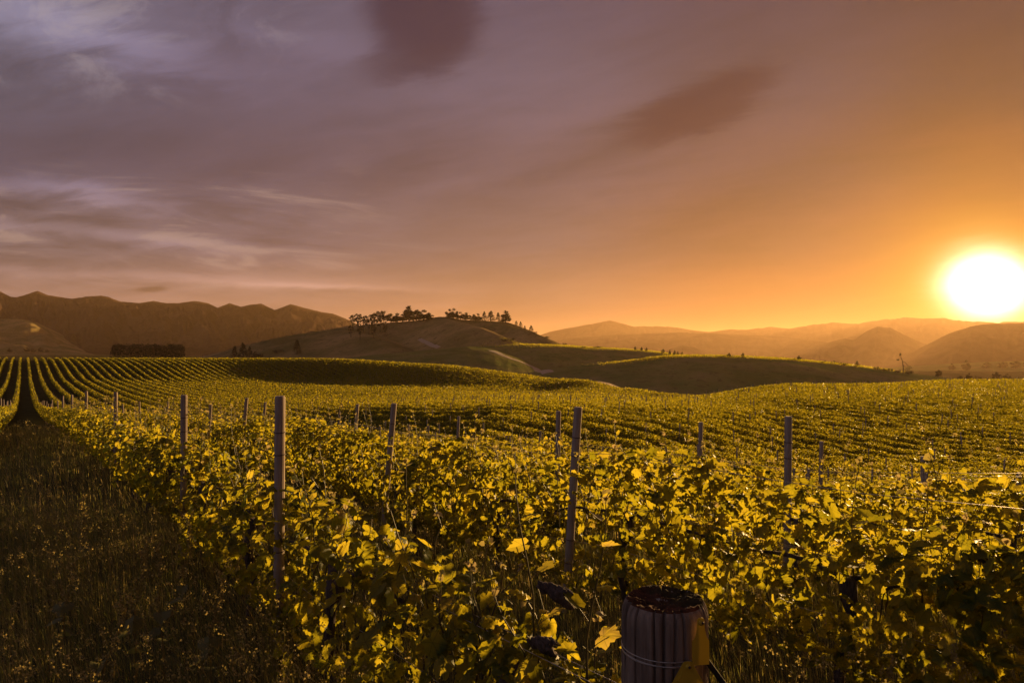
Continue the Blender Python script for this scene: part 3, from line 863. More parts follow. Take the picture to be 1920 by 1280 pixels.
ORD = ['first', 'second', 'third', 'fourth', 'fifth', 'sixth', 'seventh', 'eighth', 'ninth', 'tenth', 'eleventh', 'twelfth']
GRP_ROW = 'vine hedges running in parallel across the valley'


def build_rows():
    ks = list(range(-6, 72))
    for k in ks:
        p = P0 + DP * k
        if k == -1: p = -.95
        s0, s1 = -140.0, 380.0
        if k == 0: s0 = 1.55
        if k < 0: s0 = 22.0
        r = row_leaves(p, s0, s1, k)
        if r is None: continue
        pos, nrm, sz, Yl = r
        G = Geo(); nvd = []
        root = None
        for li, (lo, hi) in enumerate(((0, LODY[0]), (LODY[0], LODY[1]), (LODY[1], 1e9))):
            mk = (Yl >= lo) & (Yl < hi)
            if not mk.any(): continue
            V_, f, nv = place_leaves(LT[li], pos[mk], nrm[mk], sz[mk] * (1.0 if li < 2 else 1.15))
            a = np.repeat(np.clip(rng.beta(2.2, 2.4, mk.sum()), 0, 1) * .85 + .15 * (rng.random(mk.sum()) < .02), nv)
            if li == 0: nvd.append((G.n, int(mk.sum())))
            G.add(V_, f, None, a)
        near = k in (0, 1, 2, 3, 4, 5)
        base = rowpt(p, max(s0, 0.0)); bz = float(ground(*base))
        root = empty('vine_hedge', (0, 0, 0))
        tips = []
        if near:
            st, lv, tips = shoot_stems(p, s0, 45.0, .085 if k < 3 else .14, 26.0 if k < 3 else 22.0)
            if lv:
                pos2 = np.array([q[0] for q in lv]); n2 = np.array([q[1] for q in lv], float); s2 = np.array([q[2] for q in lv]); ax = np.array([q[3] for q in lv], float)
                for li, mk in ((0, pos2[:, 1] < 10), (1, pos2[:, 1] >= 10)):
                    if mk.any():
                        V_, f, nv = place_leaves(LT[li], pos2[mk], n2[mk], s2[mk], ax[mk])
                        if li == 0: nvd.append((G.n, int(mk.sum())))
                        G.add(V_, f, None, np.repeat(np.clip(rng.beta(2.6, 1.9, mk.sum()), 0, .9), nv))
        fo = G.build('foliage', M['vine'], root, smooth=True)
        if nvd:
            at = fo.data.attributes.new('vein', 'FLOAT', 'POINT'); a_ = np.zeros(len(fo.data.vertices), np.float32)
            for o0, cnt in nvd: a_[o0:o0 + cnt * len(VEIN)] = np.tile(VEIN, cnt)
            at.data.foreach_set('value', a_)
        if near:
            if st.n and k < 3: st.build('canes', M['cane'], root)
            if tips:
                pos2 = np.array([q[0] for q in tips]); n2 = np.array([q[1] for q in tips], float); s2 = np.array([q[2] for q in tips]); ax = np.array([q[3] for q in tips], float)
                V_, f, nv = place_leaves(LT[1], pos2, n2, s2, ax)
                mesh_obj('young_leaves', V_, f, M['tip'], root, False, {'rnd': np.repeat(rng.random(len(pos2)), nv)})
            w = vine_wood(p, s0, 40, 22.0)
            for nm_, g_ in w: g_.build(nm_, M['bark'], root)
        if k == 0: lab = 'nearest leafy vine hedge, starting at the thick wooden post and edging the grass lane'
        elif k == -1: lab = 'sunlit vine hedge on the far side of the grass lane at left edge'
        elif 0 < k <= 11: lab = f'leafy green vine hedge, {ORD[k]} one counted from the grass lane toward the sun'
        elif k < -1: lab = 'vine hedge on the distant left slope beyond the one edging the grass lane'
        else: lab = 'narrow vine hedge among the many crossing the far slopes beyond the near hedges'
        tag(root, lab, 'vine row', GRP_ROW)


build_rows()


def spur_vines():
    P_ = []
    for u0, u1, ya, yb, st in ((1090, 1700, 432, 492, 5.0), (900, 1330, 622, 690, 6.0)):
        for Yr in np.arange(ya, yb, st):
            uu = np.arange(u0, u1, .45); uu = uu + rng.uniform(-.3, .3, len(uu))
            e_ = np.minimum((uu - u0) / 130, (u1 - uu) / 90) - .4 * (1 - (Yr - ya) / (yb - ya)) + fbm(uu * .03, uu * 0 + Yr, 6, 3) * .7
            uu = uu[rng.random(len(uu)) < np.clip(e_, 0, .8)]
            Y = Yr + (uu - u0) * .05 + rng.normal(0, .25, len(uu)); X = (uu - 960) / F * Y
            P_.append(np.stack([X, Y, surf(X, Y) + rng.uniform(.2, 1.5, len(uu))], -1))
    P_ = np.concatenate(P_); n = len(P_)
    V_, f, nv = place_leaves(LT[2], P_, rng.normal(size=(n, 3)), rng.uniform(.5, .95, n))
    o = mesh_obj('spur_vineyard', V_, f, M['vine'], None, False, {'rnd': np.repeat(rng.random(n) * .8, nv)})
    tag(o, 'fine lines of vines on the crests of the far spurs', 'vineyard', kind='stuff')


spur_vines()

# ------------------------------------------------------------------ posts
def post_mesh(name, h, r, parent, seg=12, ties=True):
    g = Geo(); k = seg
    zs = [-.35, h - .012, h]; rs = [r * 1.03, r, r * .86]
    g.tube([(0, 0, z) for z in zs], rs, k)
    o = g.build('post_shaft', M['post'], parent, smooth=False)
    if ties:
        for z in ties:
            t = Geo(); th = np.linspace(0, 2 * math.pi, 15)
            ring = np.stack([np.cos(th) * (r + .0035), np.sin(th) * (r + .0035), z + .004 * np.sin(th * 1.0)], -1)
            t.tube(ring, .0032, 5, False); t.build('wire_tie', M['nail'], o)
    return o


GRP_POST = 'posts standing along the vine hedges'
explicit = []
far_posts = []
for u, k, ytop, lean, lab in POSTS:
    p = P0 + DP * k
    Y = F * p / (.813 * (u - 45)); X = (u - 960) / F * Y
    top = EYE - (ytop - HOR) / F * Y; gz = float(ground(X, Y)); h = min(max(top - gz, 1.2), 1.95)
    s = X * RD[0] + Y * RD[1]; explicit.append((k, s))
    e = empty('vineyard_post', (X - math.tan(R(lean)) * h * .95, Y, gz)); e.rotation_euler = (R(random.uniform(-1, 1)), R(lean), random.uniform(0, 3))
    e.rotation_euler = (0, R(lean), 0)
    post_mesh('p', h, .0365 if k < 3 else .034, e, 14, ties=(.42, .62 if k else .75, h - .42, h - .26) if Y < 9 else ((h - .3,) if Y < 14 else None))
    tag(e, lab, 'post', GRP_POST)

cand = []
for k in range(-4, 71):
    p = P0 + DP * k if k != -1 else -.95
    ph = random.uniform(0, 6.3); s_ = -140 + ph
    if k == 0: s_ = 44
    if k < 0: s_ = 22 + ph
    if 0 < k <= 4:
        mx = max(s for kk, s in explicit if kk == k); s_ = mx + 6.3
    while s_ < 380:
        X, Y = rowpt(p, s_ + random.uniform(-.2, .2)); s_ += 6.3
        if in_vineyard(np.array(X), np.array(Y), p) and Y > 9.5: cand.append((Y, X, k))
cand.sort()
proto = []
for h in (1.55, 1.65, 1.75):
    e = empty('vineyard_post', (0, 0, -60)); post_mesh('p', h, .033, e, 8, None); proto.append(e)
used = set()
n_ind = 300 - len(POSTS)
stuff = Geo()
for i, (Y, X, k) in enumerate(cand):
    z = float(ground(X, Y)); j = random.randrange(3)
    if i < n_ind:
        if j in used: e = copy_tree(proto[j])
        else: e = proto[j]; used.add(j)
        e.location = (X, Y, z); e.rotation_euler = (R(random.gauss(0, 1.5)), R(random.gauss(1, 1.6)), random.uniform(0, 3))
        if Y < 30: lab = 'thin weathered post among the vines of the lower near slope'
        else: lab = 'small thin post among the mid-distance vine hedges of the valley'
        tag(e, lab, 'post', 'slim posts among lower vines' if Y < 30 else 'small posts in the valley vines')
    else:
        h = random.uniform(1.5, 1.8); r = .035
        stuff.tube([(X, Y, z - .2), (X + random.gauss(0, .03), Y, z + h)], r, 4)
o = stuff.build('distant_posts', M['post'], None, smooth=False); tag(o, 'pale ticks of hundreds of far posts across the distant vine slopes', 'posts', kind='stuff')

# ------------------------------------------------------------------ wires
WL = {0: 'first', 1: 'second', 2: 'third', 3: 'fourth', 4: 'fifth', 5: 'sixth'}
for k in range(6):
    p = P0 + DP * k
    for hh, lab in ((.62, 'low'), (.98, 'middle'), (1.38, 'top')):
        if k == 0 and hh > 1.2: continue
        s = np.arange(1.42 if k == 0 else -12.0, 26.0, .7)
        for off in ((-.03, .03) if hh == .98 else (0.0,)):
            X, Y = rowpt(p + off, s)
            sag = .02 * np.sin(s * math.pi / 6.3) ** 2
            zz = ground(X, Y) + hh - sag
            if k == 0: zz[0] = float(ground(*rowpt(p, 1.42))) + min(hh, 1.12)
            g = Geo(); g.tube(np.stack([X, Y, zz], -1), .0013 if k == 0 else .0021, 5)
            o = g.build('trellis_wire', M['wire'])
            o_l = f'{lab} trellis wire stretched along the {WL[k]} vine hedge' + ('' if off == 0 else (', lane side of its pair' if off < 0 else ', far side of its pair'))
            tag(o, o_l, 'wire', 'trellis wires strung between the posts')

# ------------------------------------------------------------------ strainer post, tags, cable
SX, SY = rowpt(P0, 1.42); SR = .128
SX, SY = float((1246 - 960) / F * 2.08), 2.08
s_ground = float(ground(SX, SY)); s_top = EYE - (1119 - HOR) / F * 2.08; SH = s_top - s_ground
st = empty('strainer_post', (SX, SY, s_ground)); tag(st, 'thick cracked timber end post with mossy top and two yellow tags', 'post')


def strainer():
    k = 420; zs = np.concatenate([np.linspace(-.3, SH - .05, 44), SH - .05 + np.array([.012, .022, .030, .037, .042])])
    th = np.arange(k) * 2 * math.pi / k
    crk = [(random.uniform(0, 6.28), random.uniform(.014, .036), random.uniform(.012, .028), random.uniform(-.2, .35), random.uniform(.9, 1.4)) for _ in range(30)]
    rows = []
    for z in zs:
        r = SR * (1.05 - .05 * z / SH) * (1 + .012 * np.sin(th * 2 + 1) + .008 * np.sin(th * 3 + z)) + .0022 * fbm(th * 9, th * 0 + z * 1.2, 3, 3)
        for a, w, d, z0, z1 in crk:
            c = a + .04 * math.sin(z * 7 + a * 9)
            dd = np.abs((th - c + math.pi) % (2 * math.pi) - math.pi)
            f = 1.0 if z0 * SH < z < z1 * SH else 0.0
            r = r - f * d * np.exp(-(dd / w) ** 2)
        over = max(0, z - (SH - .05)) / .042
        r = r * (1 - .10 * over ** 2.2)
        rows.append(np.stack([r * np.cos(th), r * np.sin(th), np.full(k, z)], -1))
    V_ = np.concatenate(rows); m = len(zs)
    i, j = np.meshgrid(np.arange(m - 1), np.arange(k), indexing='ij')
    f = np.stack([i * k + j, i * k + (j + 1) % k, (i + 1) * k + (j + 1) % k, (i + 1) * k + j], -1).reshape(-1, 4)
    mesh_obj('post_shaft', V_, f, M['timber'], st, True)
    # weathered, hollowed end grain
    nr = 26; rr = np.linspace(0, 1, nr); last = rows[-1]
    V_ = []
    for q in rr[1:]:
        ring = last * [q, q, 0]
        zz = SH - .008 + .010 * (1 - q ** 2) * -1 + .010 * q ** 6 + fbm(ring[:, 0] * 40, ring[:, 1] * 40, 8, 4) * .016 * (1 - q ** 8) + fbm(ring[:, 0] * 12, ring[:, 1] * 12, 18, 2) * .014 * (1 - q ** 8)
        V_.append(np.stack([ring[:, 0], ring[:, 1], zz if q < 1 else np.full(k, SH - .008)], -1))
    V_ = np.concatenate(V_ + [np.array([[0, 0, SH - .012]])]); m = nr - 1
    i, j = np.meshgrid(np.arange(m - 1), np.arange(k), indexing='ij')
    f = np.stack([i * k + j, (i + 1) * k + j, (i + 1) * k + (j + 1) % k, i * k + (j + 1) % k], -1).reshape(-1, 4)
    f3 = np.array([(m * k, j_, (j_ + 1) % k) for j_ in range(k)])
    mesh_obj('post_top', V_, [f3, f], M['endgrain'], st, True)
    for z, tl in ((SH - .140, .004), (SH - .158, -.003), (SH - .150, .008)):
        t = Geo(); t_ = np.linspace(0, 2 * math.pi, 49); r = SR * 1.006
        t.tube(np.stack([r * np.cos(t_), r * np.sin(t_), z + tl * np.sin(t_ + 1)], -1), .0022, 6, False)
        t.build('wire_loop', M['wire'], st)


strainer()


def ear_tag(u, ytop, yaw, w, h, neck, label, mark=False):
    """flat yellow livestock tag nailed on by its narrow neck"""
    half = [(.0, 0), (.28, -.012), (.40, -.05), (.42, -.20), (.50, -.31), (.72, -.42), (1.0, -.50), (1.0, -1.0 + .03), (.97, -1.0)]
    if neck: half = [(.0, 0), (.24, -.010), (.34, -.05), (.36, -.16), (.44, -.26), (.60, -.34), (.98, -.43), (1.0, -.45), (1.0, -.97), (.96, -1.0)]
    pts = half + [(-x, y) for x, y in half[::-1] if x > 0]
    xy = np.array([(x * w / 2, y * h) for x, y in pts]); n = len(xy)
    bow = lambda x: .10 * (x ** 2) / w
    Vf = np.array([(x, -.0012 + bow(x), y) for x, y in xy]); Vb = np.array([(x, .0012 + bow(x), y) for x, y in xy])
    bm = bmesh.new()
    a = [bm.verts.new(v) for v in Vf]; b = [bm.verts.new(v) for v in Vb]
    bm.faces.new(a); bm.faces.new(b[::-1])
    for i in range(n): bm.faces.new((a[i], b[i], b[(i + 1) % n], a[(i + 1) % n]))
    bmesh.ops.triangulate(bm, faces=bm.faces[:2] if False else [f for f in bm.faces if len(f.verts) > 4])
    bmesh.ops.recalc_face_normals(bm, faces=bm.faces)
    me = bpy.data.meshes.new('tag_plate'); bm.to_mesh(me); bm.free(); me.materials.append(M['tag'])
    off = (u - 1246) / F * 2.0
    best = min((abs(960 + F * (SX + (SR + .018) * math.sin(a_)) / (SY - (SR + .018) * math.cos(a_)) - u), a_) for a_ in np.linspace(-1.2, 1.2, 481))
    ph = float(best[1])
    rad = SR + .018
    e = empty('ear_tag', (SX + rad * math.sin(ph), SY - rad * math.cos(ph), EYE - (ytop - HOR) / F * (SY - rad * math.cos(ph))), yaw)
    o = bpy.data.objects.new('tag_plate', me); C.objects.link(o); o.parent = e
    g = Geo(); g.tube([(0, -.006, -.10 * h), (0, -.004, -.10 * h), (0, .0185, -.10 * h)], [.0075, .0085, .0030], 14)
    bt = g.build('button', M['tag'], e)
    g = Geo(); g.tube([(.003, -.0085, -.10 * h), (.003, -.0062, -.10 * h)], [.0022, .0042], 10); g.build('nail', M['nail'], bt)
    if mark:
        g = Geo()
        for dx in (-.006, .004):
            x0, x1, z0, z1 = dx - .002, dx + .002, -.44 * h, -.53 * h
            g.add([(x0, -.0022, z0), (x1, -.0022, z0), (x1, -.0022, z1), (x0, -.0022, z1)], None, [(0, 1, 2, 3)])
        g.build('printed_mark', M['ink'], e, attr=False)
    tag(e, label, 'tag', 'yellow tags nailed to the end post')


ear_tag(1314, 1157, R(10), .0515, .136, 0, 'upper yellow ear tag, blank, hanging at the right side of the thick post')
ear_tag(1290, 1239, R(4), .095, .150, 1, 'lower yellow ear tag with small dark print, cut off by the photo bottom')

g = Geo()
s = np.linspace(0, 1, 22)
A = np.array([SX + .10, SY - .06, s_top - .15]); B = np.array([SX + 1.05, SY - .95, s_ground + .02])
g.tube(A + (B - A) * s[:, None] + np.stack([0 * s, 0 * s, -.05 * np.sin(s * math.pi)], -1), .0085, 8)
o = g.build('stay_cable', M['hose']); tag(o, 'dark stay cable sloping from the thick post down to the ground at right', 'cable')


# ------------------------------------------------------------------ grass
def grass():
    N = 150000
    # candidate points over the lane and the ground between near rows
    Y = np.concatenate([rng.uniform(1.4, 9, 90000), rng.uniform(9, 34, 60000)])
    u = rng.uniform(-140, 2060, N); X = (u - 960) / F * Y
    keep = rng.random(N) < np.where(Y < 9, (Y / 9) ** 1.0, (Y / 34) ** .6)
    X, Y = X[keep], Y[keep]
    p = X * RN[0] + Y * RN[1]; s = X * RD[0] + Y * RD[1]
    lane = (p < 1.6)
    kp = lane | (rng.random(len(X)) < .6); kp &= (Y < 16) | lane
    X, Y, p, lane = X[kp], Y[kp], p[kp], lane[kp]
    n = len(X)
    tuft = fbm(X * 1.3, Y * 1.3, 91, 3)
    L = np.clip(.40 + .42 * tuft + rng.normal(0, .09, n), .10, 1.0)
    L = np.where(p > 1.2, L * .85, L)
    az = rng.uniform(0, 6.28, n); wind = np.array([-.55, -.25])
    bend = rng.uniform(.15, .75, n)
    dx, dy = np.cos(az) * .8 + wind[0], np.sin(az) * .8 + wind[1]
    wd = rng.uniform(.0022, .0052, n) * np.clip(Y / 5, 1, 3.5)
    ts = np.array([0, .35, .7, 1.0]); ws = np.array([1, .85, .5, .06])
    z0 = ground(X, Y)
    px_, py_ = -np.sin(az), np.cos(az)
    V_ = np.zeros((n, 8, 3))
    for i, (t, w_) in enumerate(zip(ts, ws)):
        cx = X + dx * bend * L * t ** 2 * .7; cy = Y + dy * bend * L * t ** 2 * .7; cz = z0 - .02 + L * (t - .30 * bend * t ** 2)
        for sgn in (0, 1):
            V_[:, 2 * i + sgn] = np.stack([cx + (sgn - .5) * wd * w_ * px_, cy + (sgn - .5) * wd * w_ * py_, cz], -1)
    f = np.array([(0, 1, 3, 2), (2, 3, 5, 4), (4, 5, 7, 6)])
    F4 = (f[None] + (np.arange(n) * 8)[:, None, None]).reshape(-1, 4)
    a = np.repeat(np.clip(rng.beta(2, 2.2, n) + .25 * tuft, 0, 1), 8)
    o = mesh_obj('grass', V_.reshape(-1, 3), F4, M['grass'], None, True, {'rnd': a})
    tag(o, 'long dry brown grass filling the lane and the ground between vines', 'grass', kind='stuff')
    # flowering stalks with feathery seed heads
    m = 9000
    Y = np.concatenate([rng.uniform(2.2, 8, 5000), rng.uniform(8, 30, 4000)]); u = rng.uniform(-120, 2050, m); X = (u - 960) / F * Y
    p = X * RN[0] + Y * RN[1]
    clus = fbm(X * .8, Y * .8, 57, 3) + rng.normal(0, .18, m) > .02
    k = clus & ((p < 1.5) & (p > -3.5)) | ((rng.random(m) < .35) & (Y < 12)); X, Y = X[k], Y[k]
    G = Geo()
    for x, y in zip(X, Y):
        z = float(ground(x, y)); h = random.uniform(.38, .86); a = random.uniform(0, 6.28); l = random.uniform(.05, .30)
        wx, wy = math.cos(a) * l - .12, math.sin(a) * l - .05
        t = np.linspace(0, 1, 5)
        pts = np.stack([x + wx * t ** 2, y + wy * t ** 2, z + h * (t - .12 * t ** 3)], -1)
        c = random.random(); th = max(.0011, .0002 * y)
        G.tube(pts, th * (1 - .5 * t), 3, False, c)
        tp = pts[-1]; d = pts[-1] - pts[-2]; d /= np.linalg.norm(d); hl = random.uniform(.05, .13)
        q = rng.normal(size=(14, 3)) * .010 * max(1, y / 9) + tp + d * (rng.random((14, 1)) - .35) * hl
        V_, f_, nv = place_leaves(LT[2], q, rng.normal(size=(14, 3)), np.full(14, .016 * max(1, y / 9)), np.tile(d, (14, 1)) + rng.normal(size=(14, 3)) * .4)
        V_ = q.repeat(4, 0) + (V_ - q.repeat(4, 0)) * .8
        G.add(V_, f_, None, c)
    o = G.build('seeding_grass', M['seed'], None, smooth=False); tag(o, 'tall seeding grass stems catching light over the lane', 'grass', kind='stuff')


grass()


# weeds: individual dock-like stalks standing out of the lane grass
def weed(h, seed):
    random.seed(seed)
    e = empty('weed_stalk', (0, 0, 0)); g = Geo(); lv = []
    t = np.linspace(0, 1, 8); lx = random.gauss(0, .08)
    pts = np.stack([lx * t ** 2 + .01 * np.sin(t * 9), .01 * np.cos(t * 7), h * t], -1); g.tube(pts, .0045 * (1 - .7 * t), 5, True, .6)
    heads = []
    for i in range(9):
        tt = .35 + .62 * i / 8; q = np.array([np.interp(tt, t, pts[:, c]) for c in range(3)])
        a = i * 2.4; L = .13 * (1.1 - tt) + .02; d = np.array([math.cos(a) * .55, math.sin(a) * .55, .8])
        b = np.array([q, q + d * L * .5, q + d * L + [0, 0, .02]]); g.tube(b, .0016, 4, True, .6)
        for c in b[1:]: heads += [c + np.array([random.gauss(0, .009) for _ in range(3)]) for _ in range(8)]
    for i in range(40): 
        tt = random.uniform(.55, 1); heads.append(np.array([np.interp(tt, t, pts[:, c]) for c in range(3)]) + np.array([random.gauss(0, .008) for _ in range(3)]))
    g.build('stem', M['seed'], e)
    H = np.array(heads); V_, f, nv = place_leaves(LT[2], H, rng.normal(size=H.shape), np.full(len(H), .017))
    mesh_obj('seed_sprays', V_, f, M['seed'], e, False, {'rnd': np.repeat(rng.random(len(H)), nv)})
    for i in range(4):
        a = i * 1.7; lv.append((np.array([math.cos(a) * .05, math.sin(a) * .05, .12 + .1 * i]), (math.cos(a) * .3, math.sin(a) * .3, 1), .15, (math.cos(a), math.sin(a), .2)))
    V_, f, nv = place_leaves(LT[1], np.array([q[0] for q in lv]), np.array([q[1] for q in lv], float), np.array([q[2] for q in lv]), np.array([q[3] for q in lv], float))
    mesh_obj('foliage', V_, f, M['grass'], e, False, {'rnd': np.full(len(V_), .4)})
    return e


WEEDS = [(342, 960, 5.0, 'tallest seeding weed stalk in the lane grass, near the vine hedge'), (305, 1015, 4.4, 'bent seeding weed stalk left of the tallest weed'),
         (252, 1020, 4.3, 'slim weed stalk standing alone in the lane grass'), (392, 1060, 4.0, 'weed stalk with brown seed head close against the vine hedge'),
         (185, 1120, 3.6, 'short feathery weed in the middle of the dark lane grass'), (120, 1055, 4.6, 'small weed stalk toward the left edge of the lane'),
         (160, 935, 6.2, 'weed stalk with pale seed head further back up the lane'), (1785, 1222, 3.2, 'small leafy weed standing in shade below the vines at lower right'),
         (1632, 1245, 3.2, 'narrow weed spike in shade right of the thick post')]
for i, (x, y, Y, lab) in enumerate(WEEDS):
    q = px(x, y, Y); gz = float(ground(q[0], Y)); e = weed(max(.35, q[2] - gz), 100 + i)
    e.location = (q[0], Y, gz); tag(e, lab, 'weed', 'weeds standing out of the grass')
random.seed(99)


# ------------------------------------------------------------------ trees
def crown_geo(clumps, leaf, n_per, seed):
    """clumps: (x, y, z, rx, ry, rz) ellipsoids filled with leaf faces"""
    r = np.random.default_rng(seed); P_ = []; N_ = []
    for x, y, z, rx, ry, rz in clumps:
        d = r.normal(size=(n_per, 3)); d /= np.linalg.norm(d, axis=1)[:, None]
        rad = (.45 + .6 * r.random(n_per)) ** 1.0
        P_.append(np.array([x, y, z]) + d * rad[:, None] * [rx, ry, rz]); N_.append(d + r.normal(size=(n_per, 3)) * .6)
    P_, N_ = np.concatenate(P_), np.concatenate(N_)
    V_, f, nv = place_leaves(LT[2], P_, N_, leaf * r.uniform(.6, 1.4, len(P_)))
    return V_, f, np.repeat(r.random(len(P_)), nv)


def tree(kind, seed):
    """unit-height tree (1 m tall), scaled when placed"""
    r = random.Random(seed); g = Geo(); cl = []
    e = empty({'gum': 'gum_tree', 'round': 'broadleaf_tree', 'conifer': 'conifer_tree', 'bush': 'bush'}[kind], (0, 0, -80))
    if kind == 'gum':
        g.tube([(0, 0, -.04), (.01, 0, .3), (.02, .01, .6), (.03, .0, .82)], [.022, .018, .012, .006], 6)
        for i in range(14):
            a = i * 2.4 + r.random(); z0 = r.uniform(.20, .66); z1 = z0 + r.uniform(.14, .30); d = r.uniform(.06, .17)
            g.tube([(.01, 0, z0), (math.cos(a) * d * .5, math.sin(a) * d * .5, (z0 + z1) / 2 - .01), (math.cos(a) * d, math.sin(a) * d, z1)], [.010, .007, .004], 5)
            cl.append((math.cos(a) * d, math.sin(a) * d, z1, r.uniform(.05, .10), r.uniform(.05, .10), r.uniform(.04, .075)))
        cl.append((.03, 0, .90, .08, .08, .07)); leaf, n = .042, 50
    elif kind == 'round':
        g.tube([(0, 0, -.05), (.0, .01, .2), (.02, .0, .5)], [.045, .035, .018], 6)
        for i in range(11):
            a = i * 2.4 + r.random() * .6; d = r.uniform(.10, .36); z1 = r.uniform(.30, .84) - d * .25
            g.tube([(0, 0, .2), (math.cos(a) * d * .6, math.sin(a) * d * .6, z1 - .08), (math.cos(a) * d, math.sin(a) * d, z1)], [.016, .010, .005], 5)
            cl.append((math.cos(a) * d, math.sin(a) * d, z1, r.uniform(.12, .19), r.uniform(.12, .19), r.uniform(.10, .15)))
        cl.append((.02, 0, .86, .16, .16, .13)); 
        for i in range(6):
            a = i * 1.05 + r.random() * .5; d = r.uniform(.2, .34); cl.append((math.cos(a) * d, math.sin(a) * d, r.uniform(.16, .32), .17, .17, .13))
        leaf, n = .085, 62
    elif kind == 'conifer':
        g.tube([(0, 0, -.05), (0, 0, .5), (0, 0, .97)], [.026, .016, .004], 6)
        z = .10
        while z < .97:
            w = .21 * (1 - z) ** .8 + .012
            for i in range(5):
                a = r.random() * 6.28; cl.append((math.cos(a) * w * .75, math.sin(a) * w * .75, z + r.uniform(-.03, .03), w * .5, w * .5, .045))
            z += .06 * (1.15 - z * .6)
        leaf, n = .034, 16
    else:
        g.tube([(0, 0, -.1), (.02, 0, .3), (.0, .03, .55)], [.05, .035, .015], 5)
        for i in range(7):
            a = i * 2.4; d = r.uniform(.2, .55); z1 = r.uniform(.25, .68)
            g.tube([(0, 0, .05), (math.cos(a) * d, math.sin(a) * d, z1)], [.03, .01], 4)
            cl.append((math.cos(a) * d, math.sin(a) * d, z1, r.uniform(.2, .32), r.uniform(.2, .32), r.uniform(.2, .3)))
        leaf, n = .10, 55
    g.build('trunk', M['trunk'], e)
    V_, f, a = crown_geo(cl, leaf, n, seed)
    mesh_obj('crown', V_, f, M['treeleaf'], e, False, {'rnd': a})
    return e


TP = {k: [tree(k, 10 * i + j) for j in range(3)] for i, k in enumerate(('gum', 'round', 'conifer', 'bush'))}
first_use = set()


def put_tree(kind, x, ybase, hpx, y0, y1, label, group, wide=1.0):
    j = random.randrange(3); src = TP[kind][j]
    if (kind, j) in first_use: e = copy_tree(src)
    else: e = src; first_use.add((kind, j))
    q = hit(x, ybase, y0, y1); h = hpx / F * q[1]
    e.location = (q[0], q[1], q[2] - .02 * h); e.scale = (h * wide, h * wide, h); e.rotation_euler = (0, 0, random.uniform(0, 6.28))
    tag(e, label, {'gum': 'tree', 'round': 'tree', 'conifer': 'conifer', 'bush': 'bush'}[kind], group)


G1 = 'trees of the grove on the hill shoulder'
for i, (x, yb, h, w) in enumerate([(661, 619, 28, 1.3), (671, 622, 31, 1.2), (681, 624, 30, 1.3), (692, 627, 34, 1.2), (703, 624, 36, 1.3), (713, 622, 36, 1.35), (720, 618, 32, 1.2)]):
    put_tree('gum', x, yb, h * 1.12, 640, 1000, 'open-crowned gum tree, %s from the left in the hill shoulder grove' % ORD[i], G1, w * .85)
for i, (x, yb, h, w) in enumerate([(658, 632, 20, 1.1), (675, 636, 22, 1.2), (700, 634, 22, 1.2), (722, 630, 18, 1.2)]):
    put_tree('gum', x, yb, h * 1.2, 640, 1000, 'low dark tree on the slope under the gum grove, %s from left' % ORD[i], G1, w)
G2 = 'trees along the hilltop'
for i, (x, yb, h, w) in enumerate([(733, 603, 14, 1.3), (745, 602, 14, 1.3), (755, 602, 12, 1.4), (767, 602, 24, .95), (781, 601, 17, 1.1), (795, 600, 16, 1.3), (804, 599, 11, 1.3)]):
    put_tree('round', x, yb, h * 1.25, 640, 1100, 'dark broadleaf tree on the hilltop left of the bare summit, %s from left' % ORD[i], G2, w * 1.25)
for i, (kind, x, yb, h, w) in enumerate([('round', 843, 597, 15, .9), ('round', 851, 597, 16, .9), ('round', 863, 599, 12, 1.1), ('round', 874, 600, 12, 1.2), ('round', 888, 601, 10, 1.2), ('round', 896, 602, 12, 1.1),
                                      ('conifer', 908, 603, 16, 1.3), ('conifer', 920, 603, 17, 1.9), ('conifer', 934, 604, 15, 1.4), ('round', 948, 605, 19, 1.0)]):
    put_tree(kind, x, yb, h * 1.25, 640, 1100, 'dark %s on the hilltop right of the bare summit, %s from left' % ('pointed conifer' if kind == 'conifer' else 'rounded tree', ORD[i]), G2, w * 1.2)
G3 = 'conifers and scrub down the right flank of the hill'
for i, (kind, x, yb, h, w) in enumerate([('conifer', 968, 610, 9, 2.2), ('conifer', 976, 614, 12, 1.8), ('conifer', 984, 618, 8, 2), ('conifer', 996, 623, 14, 2.0), ('bush', 1003, 626, 6, 1.5), ('bush', 1026, 634, 5, 1.4), ('bush', 1058, 647, 6, 1.3), ('bush', 945, 640, 7, 1.3), ('bush', 962, 638, 8, 1)]):
    put_tree(kind, x, yb, h, 640, 1000, 'small dark %s down the right flank of the hill, %s from the top' % ('conifer' if kind == 'conifer' else 'bush', ORD[i]), G3, w)
G4 = 'trees at the left foot of the hill'
for i, (kind, x, yb, h, w) in enumerate([('conifer', 440, 656, 30, 1.4), ('conifer', 456, 657, 34, 1.5), ('conifer', 468, 660, 24, 1.6), ('bush', 422, 660, 12, 1.6), ('bush', 482, 664, 14, 1.3), ('conifer', 557, 664, 28, 1.6), ('bush', 400, 663, 9, 1.8), ('bush', 520, 662, 9, 1.9)]):
    put_tree(kind, x, yb, h, 400, 800, 'dark %s at the left foot of the hill, %s in its cluster' % ('conifer' if kind == 'conifer' else 'rounded bush', ORD[i]), G4, w)
G5 = 'trees on the crest of the grassy spurs'
